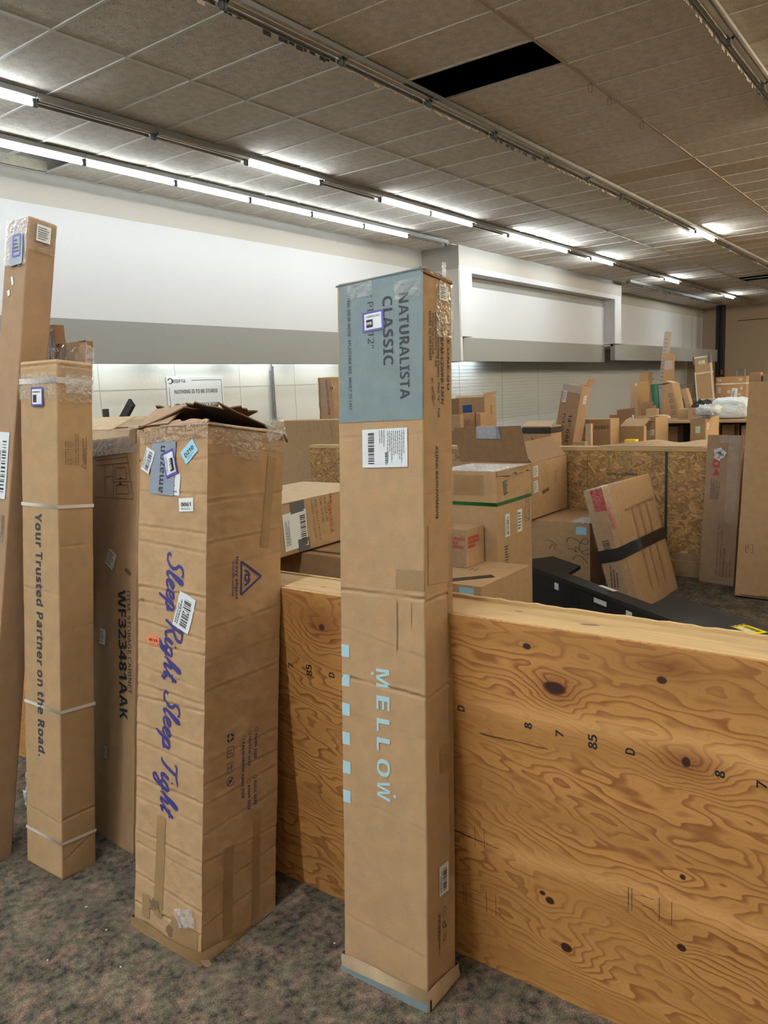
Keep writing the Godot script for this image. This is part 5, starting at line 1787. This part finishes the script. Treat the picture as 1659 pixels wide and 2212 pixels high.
	for i in 5:
		var ln: float = [0.40, 0.36, 0.22, 0.10, 0.14][i]
		text(L, ll[i], on_face(0.272, "L", 0.135 + i * 0.026, 0.06 + ln * 0.5, 90.0, 0.001), ln, 0.012 if i != 2 else 0.02, M.ink_brown)
	film(L, 0.272, "L", 0.17, 0.45, 0.25, 1.10, "film", 0.004)
	film(L, 0.272, "L", 0.10, 1.06, 0.26, 1.11, "film", 0.004)
	# rightmost tall carton
	var R := carton("tall_carton", "plain tall brown carton cut off by the right edge of the view", tilt(Vector3(2.367, 0, 4.463), 2.6, 1.88, -1.86), 0.25, 0.5, 1.489, "kraft", 0.06, 0.004)
	strokes(R, on_face(0.5, "L", 0.077, 0.345), [[Vector2(-0.022, 0.028), Vector2(-0.022, -0.028), Vector2(-0.004, -0.028)], [Vector2(-0.004, 0.028), Vector2(-0.012, 0.005), Vector2(-0.002, -0.005)], [Vector2(0.008, 0.028), Vector2(0.022, 0.028), Vector2(0.022, -0.028), Vector2(0.012, -0.028)]], 0.003, M.ink_brown, "symbol")
	part("stain", blot(0.2, 0.012), M.dirt, R, on_face(0.5, "L", 0.22, 0.012, 0.0, 0.001))
	# black board frame lying in the bin
	var e := Vector3(-0.5625, 0, 0.8268)
	var p := Vector3(0.8268, 0, 0.5625)
	var B := thing("bed_frame_board", "black notched furniture board lying in the bin with a yellow label", "furniture", Transform3D(Basis(), Vector3(1.408, 0.0, 2.909)))
	var bm := MB.new()
	prism(bm, PackedVector2Array([Vector2(-0.3, 0), Vector2(2.15, 0), Vector2(2.15, 0.335), Vector2(0.95, 0.335), Vector2(1.069, 0.105), Vector2(0.209, 0.105), Vector2(0.06, 0.3), Vector2(-0.3, 0.3)]), 0.275, 0.30, e, p)
	part("panel", bm.mesh(), M.board_black, B)
	var am := MB.new()
	prism(am, PackedVector2Array([Vector2(-0.3, 0.012), Vector2(2.15, 0.012), Vector2(2.15, 0.034), Vector2(-0.3, 0.034)]), 0.0, 0.274, e, p)
	part("apron", am.mesh(), M.board_edge, B)
	for q in [[0.22, 0.05, 0.225, 0.045], [0.71, 0.13, 0.237, 0.03], [0.99, 0.055, 0.235, 0.032], [1.2, 0.02, 0.25, 0.015]]:
		part("label", quad_mesh(q[1], q[3]), M.label_white, B, Transform3D(Basis(e, Vector3.UP, -p), e * q[0] + p * 0.0105 + Vector3.UP * q[2]))
	for q in [[0.45, 0.035, 0.19, 0.06], [0.71, 0.13, 0.175, 0.07], [0.99, 0.05, 0.185, 0.06]]:
		part("bracket", quad_mesh(q[1], q[3]), M.board_black, B, Transform3D(Basis(e, Vector3.UP, -p), e * q[0] + p * 0.0105 + Vector3.UP * q[2]))
	var yl := part("label", quad_mesh(0.155, 0.085), M.label_yellow, B, Transform3D(Basis(e, p, Vector3.UP), e * 1.66 + p * 0.225 + Vector3.UP * 0.3005))
	part("panel", quad_mesh(0.10, 0.022), M.label_white, yl, up_by(0.0005, 0, -0.022))
	part("barcode", bars_mesh(0.10, 0.026, 18), M.ink_black, yl, up_by(0.001, 0.01, 0.012))
	for q in 3:
		part("stripe", quad_mesh(0.008, 0.03), M.ink_black, yl, up_by(0.001, -0.064, 0.028 - q * 0.028, -45))
	part("label", quad_mesh(0.16, 0.03), M.label_white, B, Transform3D(Basis(e, p, Vector3.UP), e * 0.66 + p * 0.10 + Vector3.UP * 0.3005))
	# bubble wrap beside it
	var bw := thing("bubble_wrap", "crumpled clear bubble wrap on the floor beside the black board", "wrap", Transform3D(Basis(), Vector3(0.75, 0.0, 3.45)))
	part("sheet", lump(0.30, 0.22, 0.20, 5, 0.5), M.bubble_wrap, bw)


# crumpled closed lump sitting on y = 0
func lump(a: float, h: float, b: float, seed_: int, rough: float, pw := 2.0, nu := 28, nv := 14) -> ArrayMesh:
	var mb := MB.new()
	nz.seed = seed_
	nz.frequency = 1.0
	var f := func(s: float, t: float) -> Vector3:
		var th := s * TAU
		var ph := (t - 0.5) * PI
		var ce := signf(cos(th)) * pow(absf(cos(th)), 2.0 / pw)
		var se := signf(sin(th)) * pow(absf(sin(th)), 2.0 / pw)
		var cp := pow(maxf(cos(ph), 0.0), 2.0 / pw)
		var sp := signf(sin(ph)) * pow(absf(sin(ph)), 2.0 / pw)
		var d := Vector3(cos(th) * cos(ph), sin(ph), sin(th) * cos(ph))
		var k := 1.0 + rough * (nz.get_noise_3dv(d * 1.8) + 0.5 * nz.get_noise_3dv(d * 5.0)) * 0.5
		return Vector3(ce * cp * a * 0.5, maxf((sp * 0.5 + 0.5) * h, 0.0), se * cp * b * 0.5) * Vector3(k, lerpf(1.0, k, clampf(sp + 0.5, 0, 1)), k)
	mb.sheet(nu, nv, f, Vector3.UP, Vector2(a * 3, h * 2))
	var key := {}
	for k in range(0, mb.idx.size(), 3):
		var i0 := mb.idx[k]
		var i1 := mb.idx[k + 1]
		var i2 := mb.idx[k + 2]
		var fn := (mb.v[i1] - mb.v[i0]).cross(mb.v[i2] - mb.v[i0])
		if fn.dot((mb.v[i0] + mb.v[i1] + mb.v[i2]) / 3.0 - Vector3(0, h * 0.45, 0)) < 0.0:
			fn = -fn
		for i in [i0, i1, i2]:
			var kk := (mb.v[i] * 5000.0).round()
			key[kk] = key.get(kk, Vector3.ZERO) + fn
	for i in mb.v.size():
		var nn: Vector3 = key.get((mb.v[i] * 5000.0).round(), Vector3.UP)
		mb.n[i] = nn.normalized() if nn.length() > 0.0 else Vector3.UP
	var old := mb.idx
	mb.idx = PackedInt32Array()
	for k in range(0, old.size(), 3):
		mb.tri(old[k], old[k + 1], old[k + 2])
	return mb.mesh()


func far_row() -> void:
	var f7 := box_at("mattress_carton", "tall leaning carton lettered in dark capitals beyond the strand board partition", Vector3(5.6, 0, 1.22), 0.29, 0.25, 1.53, "kraft_pink", 0.0, 0.0, 10.7)
	text(f7, "14\" GREY HYBRID", on_face(0.25, "L", 0.165, 0.78, -90.0), 0.80, 0.045, M.ink_brown, sans_bold)
	text(f7, "MATTRESS", on_face(0.25, "L", 0.09, 0.80, -90.0), 0.75, 0.025, M.ink_brown)
	flap(f7, Vector3(0.29, 1.53, 0.0), Vector3(0.10, 1.53, 0.0), Vector3(0.0, 0.09, 0.03), "kraft_orange")
	film(f7, 0.25, "L", 0.0, 1.44, 0.25, 1.53, "film_white", 0.006)
	sticker(f7, on_face(0.25, "R", 0.15, 1.36), 0.09, 0.10, "print")
	sticker(f7, on_face(0.25, "L", 0.05, 1.38), 0.05, 0.14, "print")
	var f8 := box_at("carton", "wide carton with bee-themed lettering right of the tall mattress carton", Vector3(6.0, 0, 1.70), 0.3, 0.46, 1.09, "kraft")
	f8.set_meta("label", "wide carton lettered across its front right of the tall leaning mattress carton")
	text(f8, "HIVE & HONEY", on_face(0.46, "L", 0.25, 0.99), 0.38, 0.045, M.ink_brown, sans_bold)
	var f6 := box_at("carton", "carton with a wide black tape band behind the open carton's flap", Vector3(5.0, 0, 1.37), 0.30, 0.36, 1.07, "kraft")
	part("tape", loop_mesh(0.30, 0.36, 0.985, 1.055, 0.003), M.tape_black, f6)
	text(f6, "JR", on_face(0.36, "L", 0.16, 0.88, -90.0), 0.12, 0.09, M.ink_brown, sans_bold)
	flap(f6, Vector3(0.0, 1.07, -0.36), Vector3(0.0, 1.07, 0.0), Vector3(0.18, 0.05, -0.03), "kraft_pale", 0.2)
	var f4 := box_at("carton", "carton with a red round print below the blue-labelled open carton", Vector3(4.9, 0, 0.51), 0.16, 0.29, 1.24, "kraft_orange")
	var ring := []
	for k in 12:
		ring.append(Vector2(cos(TAU * k / 12.0), sin(TAU * k / 12.0)) * 0.025)
	strokes(f4, on_face(0.29, "L", 0.12, 1.13), [ring, [Vector2(-0.015, -0.015), Vector2(0.015, 0.015)]], 0.006, M.ink_red, "symbol")
	part("tape", quad_mesh(0.02, 0.2), M.ink_red, f4, on_face(0.29, "L", 0.22, 1.15))
	var f3 := box_at("open_carton", "open carton with a blue label standing against the slatted wall", Vector3(5.5, 0, 0.23), 0.32, 0.43, 1.42, "kraft_gold")
	flap(f3, Vector3(0, 1.42, -0.43), Vector3(0, 1.42, 0.0), Vector3(0.02, 0.03, 0), "kraft_pale")
	part("label", quad_mesh(0.14, 0.11), M.label_navy, f3, on_face(0.43, "L", 0.18, 1.27, 3.0))
	part("print", print_mesh(0.13, 0.03, 1, 0.8), M.ink_brown, f3, on_face(0.43, "R", 0.18, 1.25, -90.0))
	part("opening", slab(Vector3(0.01, 1.418, -0.42), Vector3(0.31, 1.422, -0.01)), M.card_inside, f3)
	flap(f3, Vector3(0.0, 1.42, 0.0), Vector3(0.32, 1.44, 0.0), Vector3(0.01, 0.05, 0.0), "kraft_gold")
	box_at("carton", "rounded taped carton highest in the stack right of the tallest carton", Vector3(4.9, 0, 0.215), 0.08, 0.19, 1.42, "kraft_dark")
	box_at("carton", "crushed carton second highest in the stack right of the tallest carton", Vector3(4.6, 0, 0.405), 0.08, 0.19, 1.235, "kraft")
	box_at("carton", "printed carton lowest in the stack right of the tallest carton", Vector3(4.3, 0, 0.565), 0.08, 0.20, 1.07, "kraft_dark")
	var f1 := carton("crumpled_carton", "crumpled carton with a red stripe left of the tallest carton", tilt(Vector3(5.2, 0, -2.05), 4.0, 0, 0), 0.42, 0.26, 1.78, "kraft", 0.04, 0.035)
	part("tape", quad_mesh(0.03, 0.5), M.ink_red, f1, on_face(0.26, "L", 0.17, 1.5, 3.0, 0.002))
	film(f1, 0.26, "L", 0.0, 1.3, 0.26, 1.75, "film", 0.01)
	part("symbol", dot(0.03), M.ink_black, f1, on_face(0.26, "L", 0.24, 1.62, 0.0, 0.002))
	var f2 := box_at("wide_carton", "long tan panel-like carton behind the battered carton, left of the tallest one", Vector3(4.2, 0, -1.17), 0.4, 1.1, 1.22, "kraft_gold")
	flat_tape(f2, 1.1, "L", 0.80, 1.14, 0.02, 0.12, "kraft_tape", 12.0)
	flat_tape(f2, 1.1, "L", 1.02, 1.10, 0.03, 0.22, "kraft_tape", 8.0)
	flat_tape(f2, 1.1, "L", 0.65, 1.12, 0.01, 0.2, "kraft_tape", 8.0)
	var bl := box_at("carton", "dark blue-cornered carton under the end of the pine board, left of the tallest carton", Vector3(3.1, 0, -0.02), 0.3, 0.42, 0.97, "kraft_dark")
	part("panel", slab(Vector3(-0.004, 0.80, -0.43), Vector3(0.0, 0.965, -0.32)), M.label_navy, bl)
	box_at("slim_carton", "slim upright carton in front of the lettered wide carton", Vector3(5.4, 0, 1.69), 0.06, 0.07, 1.07, "kraft_pale")
	box_at("small_carton", "small low carton at the foot of the tall mattress carton", Vector3(5.0, 0, 1.78), 0.08, 0.15, 0.89, "kraft")
	box_at("carton", "carton with a square P symbol right of the lettered wide carton", Vector3(7.6, 0, 1.243), 0.3, 0.16, 1.074, "kraft_pink")
	var f11 := thing("card_panel", "tilted cardboard panel with white labels in front of the table", "panel", Transform3D(Basis(Vector3.RIGHT, deg_to_rad(-6)) * Basis(Vector3.BACK, deg_to_rad(-12)), Vector3(7.25, 0.0, 1.47)))
	part("panel", slab(Vector3(0, 0, -0.12), Vector3(0.03, 1.19, 0.14), 0.004), M.kraft_dark, f11)
	for k in 3:
		part("label", quad_mesh(0.03, 0.06), M.label_white, f11, Transform3D(Basis(Vector3.BACK, Vector3.UP, Vector3.LEFT), Vector3(-0.003, 1.0 + k * 0.03, 0.03 + k * 0.04)))
	var f12 := box_at("carton", "long flat-topped carton below the tilted cardboard panel", Vector3(6.3, 0, 2.01), 0.10, 0.30, 0.985, "kraft", 0.0, 0.0)
	flap(f12, Vector3(0, 0.985, -0.30), Vector3(0, 0.985, 0.0), Vector3(0.1, 0.09, 0.05), "kraft_pale")
	var yl := thing("yellow_label_packet", "small packet with a bright yellow label on the far side of the partition", "packet", Transform3D(Basis(), Vector3(6.0, 0.0, 1.94)))
	part("body", slab(Vector3(0, 0, -0.07), Vector3(0.12, 0.80, 0.07), 0.01), M.kraft_dark, yl)
	part("label", slab(Vector3(-0.003, 0.80, -0.065), Vector3(0.12, 0.84, 0.065), 0.002), M.label_yellow, yl)
	var f14 := box_at("carton", "carton with a slatted printed end and white curved flap before the table", Vector3(7.0, 0, 1.93), 0.55, 0.18, 1.05, "kraft_gold")
	part("print", print_mesh(0.15, 0.12, 5, 0.7), M.ink_brown, f14, on_face(0.18, "L", 0.09, 0.95))
	flap(f14, Vector3(0, 1.04, -0.18), Vector3(0.5, 1.05, -0.18), Vector3(0.0, 0.02, 0.12), "kraft_pale", 0.2)
	sticker(f14, on_face(0.18, "L", 0.14, 0.86), 0.05, 0.08, "print")
	var f32 := box_at("carton", "carton with a pale green label in front of the table's right half", Vector3(7.5, 0, 2.43), 0.69, 0.20, 1.01, "kraft")
	part("label", quad_mesh(0.06, 0.09), mat("label_green", Color(0.66, 0.80, 0.70), 0.5), f32, on_face(0.20, "L", 0.10, 0.86))
	sticker(f32, on_face(0.20, "R", 0.1, 0.90, -15.0), 0.06, 0.09, "print")
	film(f32, 0.2, "TL", 0.0, 0.0, 0.2, 0.5, "film_white", 0.012, 0.0, "film", 1.01)
	var wr := thing("bubble_wrap", "clump of clear bubble wrap on the green-labelled carton", "wrap", Transform3D(Basis(), Vector3(7.65, 1.025, 2.42)))
	part("sheet", lump(0.34, 0.15, 0.30, 15, 0.7, 2.6), M.bubble_wrap, wr)
	var blk := thing("concrete_block", "grey block-like package end above the rightmost tall carton", "block", Transform3D(Basis(), Vector3(9.0, 0, 2.71)))
	part("body", slab(Vector3(0, 0, -0.08), Vector3(0.15, 1.58, 0.08), 0.01), M.kraft_grey, blk)
	part("body", slab(Vector3(0.01, 0, 0.10), Vector3(0.15, 1.55, 0.2), 0.01), M.kraft_grey, blk)


func table_row() -> void:
	var t := thing("work_table", "long wooden work table at the far end, piled with cartons", "table", Transform3D(Basis(), Vector3(12.0, 0, 0)))
	part("tabletop", slab(Vector3(0, 0.70, -1.1), Vector3(2.9, 0.75, 2.2), 0.004), M.kraft_gold, t)
	for z in [-1.05, 2.1]:
		for x in [0.05, 2.8]:
			part("leg", slab(Vector3(x, 0, z), Vector3(x + 0.06, 0.70, z + 0.06)), M.pine_grey, t)
	part("shelf", slab(Vector3(0.05, 0.15, -1.05), Vector3(2.8, 0.19, 2.15)), M.trim_dark, t)
	part("back_panel", slab(Vector3(2.0, 0.19, -1.05), Vector3(2.04, 0.70, 2.15)), M.trim_dark, t)
	for k in 4:
		var z: float = [0.62, 1.35, 1.7, 2.02][k]
		box_at("carton", ["dark carton on the shelf under the table behind the slatted one", "upright carton under the table right of the middle", "brown carton under the table near its right end", "carton with a white label under the right end of the table"][k], Vector3(12.5 - k * 0.08, 0.19, z), 0.4, [0.2, 0.16, 0.22, 0.18][k], [0.42, 0.46, 0.46, 0.44][k], "kraft_dark" if k < 3 else "kraft", 0.0, 0.0, 0.0, "cartons under the table")
	var f15 := box_at("tall_carton", "tall two-sided carton at the left end of the table", Vector3(13.7, 0.75, -0.58), 0.76, 0.16, 0.76, "kraft")
	sticker(f15, on_face(0.16, "L", 0.12, 0.7), 0.05, 0.05, "print")
	var f16 := box_at("carton", "orange-tan carton peeking above the tall carton left of the wall notice", Vector3(15.5, 0, -0.94), 0.3, 0.21, 1.72, "kraft_orange")
	f16.set_meta("label", "orange-tan carton peeking over the tall carton at the left of the table")
	var f18 := box_at("long_carton", "very long white-wrapped carton leaning behind the table", Vector3(15.5, 0, -0.72), 0.12, 0.13, 2.63, "kraft_pale", 0.0, 0.0, 6.1)
	part("print", print_mesh(0.09, 1.2, 14), M.ink_red, f18, on_face(0.13, "L", 0.065, 1.9))
	film(f18, 0.13, "L", 0.0, 0.8, 0.13, 2.62, "film_white", 0.003)
	var f19 := box_at("long_carton", "brown upright carton with clear tape right of the long white one", Vector3(15.05, 0, -0.24), 0.12, 0.21, 2.11, "kraft_orange")
	film(f19, 0.21, "L", 0.02, 1.75, 0.19, 1.95, "film_white", 0.004)
	for k in 2:
		var z: float = [0.0, -0.17][k]
		var o := thing("plastic_roll", ["dark green plastic roll standing among the cartons on the table", "pale roll standing left of the green roll on the table"][k], "roll", Transform3D(Basis(), Vector3(13.15 + k * 0.35, 0.75, z)))
		var mb := MB.new()
		mb.tube([Vector3(0, 0, 0), Vector3(0, 0.70, -0.05 * (1 - k))], 0.075 - k * 0.02, 16)
		part("roll", mb.mesh(), [M.roll_green, M.roll_white][k], o)
	var f23 := box_at("carton", "tilted open carton with printed handling symbols in the middle of the table", Vector3(13.2, 0.752, 0.43), 0.5, 0.18, 0.72, "kraft_gold", 0.0, 0.0, -11.0)
	for k in 4:
		strokes(f23, on_face(0.18, "L", 0.10, 0.12 + k * 0.12), [[Vector2(-0.03, -0.035), Vector2(0.03, -0.035), Vector2(0.03, 0.035), Vector2(-0.03, 0.035)], [Vector2(0, -0.02), Vector2(0, 0.02)]], 0.008, M.ink_brown, "symbol", true)
	flap(f23, Vector3(0, 0.72, -0.18), Vector3(0.0, 0.72, 0.0), Vector3(-0.05, 0.03, -0.16), "kraft_dark")
	flap(f23, Vector3(0, 0.72, 0.0), Vector3(0.4, 0.72, 0.0), Vector3(0.0, 0.07, -0.12), "kraft_pale")
	var f24 := thing("card_panel", "thin cardboard length leaning against the tilted open carton", "panel", Transform3D(Basis(Vector3.RIGHT, deg_to_rad(-16)), Vector3(13.0, 0.755, 0.74)))
	part("panel", slab(Vector3(0, 0, -0.05), Vector3(0.2, 0.60, 0.05), 0.004), M.kraft_gold, f24)
	var f25 := box_at("flat_carton", "big flat carton with white corner straps standing behind the table", Vector3(15.0, 0, 0.77), 0.13, 0.35, 2.02, "kraft_gold", 0.0, 0.0, -5.5)
	for v in [1.65, 1.06, 2.0]:
		part("strap", loop_mesh(0.13, 0.36, v, v + 0.03, 0.003), M.strap_white, f25)
	part("strap", slab(Vector3(-0.004, 0.9, -0.022), Vector3(0.01, 2.03, 0.004)), M.strap_white, f25)
	part("strap", slab(Vector3(-0.004, 0.9, -0.364), Vector3(0.01, 1.7, -0.34)), M.strap_white, f25)
	part("corner", slab(Vector3(-0.01, 1.86, -0.38), Vector3(0.13, 2.04, -0.34), 0.01), M.tape_grey, f25)
	part("corner", slab(Vector3(-0.01, 1.86, -0.06), Vector3(0.13, 2.04, 0.005), 0.01), M.tape_grey, f25)
	sticker(f25, on_face(0.36, "L", 0.17, 1.9), 0.13, 0.07, "print")
	var f26 := box_at("strapped_carton", "wide strapped carton with many white labels at the right behind the table", Vector3(15.3, 0, 1.26), 0.4, 0.64, 1.53, "kraft_orange")
	part("strap", loop_mesh(0.4, 0.64, 1.36, 1.39, 0.003), M.strap_white, f26)
	for q in [[0.08, 1.46, 0.07, 0.05], [0.52, 1.46, 0.06, 0.05], [0.08, 1.24, 0.06, 0.12], [0.28, 1.2, 0.05, 0.06], [0.54, 1.27, 0.05, 0.06], [0.5, 1.14, 0.07, 0.05]]:
		sticker(f26, on_face(0.64, "L", q[0], q[1], 20.0 if q[0] == 0.28 else 0.0), q[2], q[3], "print")
	var bag := thing("parcel_bag", "large white plastic mailing bag on the right of the table", "bag", Transform3D(Basis(Vector3.UP, 0.05), Vector3(12.45, 0.752, 1.62)))
	part("bag", lump(0.45, 0.40, 0.66, 33, 0.14, 4.0, 48, 24), M.bag_white, bag)
	var bb := thing("plastic_bag", "crumpled black plastic bag on the table left of the white mailing bag", "bag", Transform3D(Basis(), Vector3(12.85, 0.752, 0.98)))
	part("bag", lump(0.3, 0.33, 0.42, 34, 0.7), M.bag_black, bb)
	var o1 := box_at("open_carton", "small dark open carton on the table in front of the green roll", Vector3(12.6, 0.752, 0.08), 0.25, 0.22, 0.28, "kraft_dark")
	flap(o1, Vector3(0, 0.28, -0.22), Vector3(0, 0.28, 0.0), Vector3(0.05, 0.07, 0.03), "card_inside", 0.3)
	box_at("small_carton", "small tan carton at the front of the table near the white tub", Vector3(12.3, 0.752, 0.26), 0.2, 0.2, 0.22, "kraft")
	box_at("small_carton", "low yellow-tan packet at the front edge of the table", Vector3(12.1, 0.752, 0.20), 0.15, 0.26, 0.09, "kraft_gold")
	var lid := thing("plastic_tub", "round white plastic tub lying on the front of the table", "tub", Transform3D(Basis(), Vector3(12.2, 0.752, 0.42)))
	part("shell", lump(0.25, 0.10, 0.30, 6, 0.05), M.roll_white, lid)
	box_at("small_carton", "plain tan carton on the table left of the black bag", Vector3(12.4, 0.752, 0.85), 0.3, 0.2, 0.2, "kraft")
	var sb := box_at("small_carton", "printed carton in front of the black bag on the table", Vector3(12.15, 0.752, 1.16), 0.3, 0.25, 0.22, "kraft_pink")
	part("print", print_mesh(0.08, 0.07, 2), M.ink_red, sb, on_face(0.25, "L", 0.12, 0.12))
	var cy := thing("labelled_tube", "white labelled tube standing against the strapped carton", "tube", Transform3D(Basis(Vector3.RIGHT, 0.1), Vector3(12.95, 0.752, 1.50)))
	var mb := MB.new()
	mb.tube([Vector3(0, 0, 0), Vector3(0, 0.56, 0)], 0.055, 14)
	part("tube", mb.mesh(), M.roll_white, cy)
	part("print", print_mesh(0.05, 0.12, 4), M.ink_grey, cy, Transform3D(Basis(Vector3.BACK, Vector3.UP, Vector3.LEFT), Vector3(-0.057, 0.45, 0)))
	var rk := thing("wire_rack", "grey wire rack behind the cartons on the table", "rack", Transform3D(Basis(), Vector3(16.0, 0, -0.15)))
	var rm := MB.new()
	for z in [-0.25, -0.1, 0.05, 0.2]:
		rm.tube([Vector3(0, 0, z), Vector3(0, 1.40, z)], 0.012, 6)
	for y in [0.3, 1.05, 1.38]:
		rm.tube([Vector3(0, y, -0.3), Vector3(0, y, 0.25)], 0.012, 6)
	part("frame", rm.mesh(), M.steel_grey, rk)
	part("shelf", slab(Vector3(-0.05, 1.02, -0.3), Vector3(0.2, 1.05, 0.3)), M.steel_grey, rk)
	var ch := thing("cart_handle", "bent metal cart handle showing above the strapped carton", "cart", Transform3D(Basis(), Vector3(15.85, 0, 1.02)))
	var hm := MB.new()
	hm.tube([Vector3(0, 0, -0.085), Vector3(0, 1.66, -0.085), Vector3(0, 1.70, -0.06), Vector3(0, 1.70, 0.06), Vector3(0, 1.66, 0.085), Vector3(0, 0, 0.085)], 0.015, 8)
	part("handle", hm.mesh(), M.steel_grey, ch)


func bits() -> void:
	# plastic scraps between the two leftmost cartons
	var sc := thing("plastic_scrap", "crumpled clear plastic scrap between the leaning and the strapped cartons", "scrap", Transform3D(Basis(), Vector3(-2.02, 0, 2.52)))
	part("scrap", lump(0.10, 0.22, 0.10, 9, 1.2), M.bubble_wrap, sc)
	# crumbs of litter on the carpet
	var n := 0
	for p in [[-2.25, 3.25], [-2.32, 3.42], [-2.22, 3.10], [-2.42, 3.22], [-1.92, 3.86], [-2.45, 3.75], [-2.30, 3.90], [-2.10, 4.40]]:
		var o := thing("litter_crumb", "tiny pale litter crumb lying on the dirty carpet", "litter", Transform3D(Basis(Vector3.UP, n * 1.3), Vector3(p[0], 0.0005, p[1])), "litter crumbs on the carpet")
		part("crumb", lump(0.008, 0.003, 0.005, 60 + n, 0.6, 2.0, 8, 4), M.roll_white, o)
		n += 1
	var loose := thing("fibre_clump", "loose torn carpet fibres by the battered carton's right foot", "fibres", Transform3D(Basis(), Vector3(-1.86, 0.002, 3.70)))
	var mb := MB.new()
	for k in 26:
		var a := rng.randf() * TAU
		var l := rng.randf_range(0.015, 0.05)
		mb.tube([Vector3(0, 0.001, 0), Vector3(cos(a) * l * 0.5, rng.randf_range(0.004, 0.02), sin(a) * l * 0.5), Vector3(cos(a + 0.3) * l, 0.001, sin(a + 0.3) * l)], 0.0004, 3, false)
	tag(part("fibres", mb.mesh(), M.tuft, loose), "", "", "", "stuff")
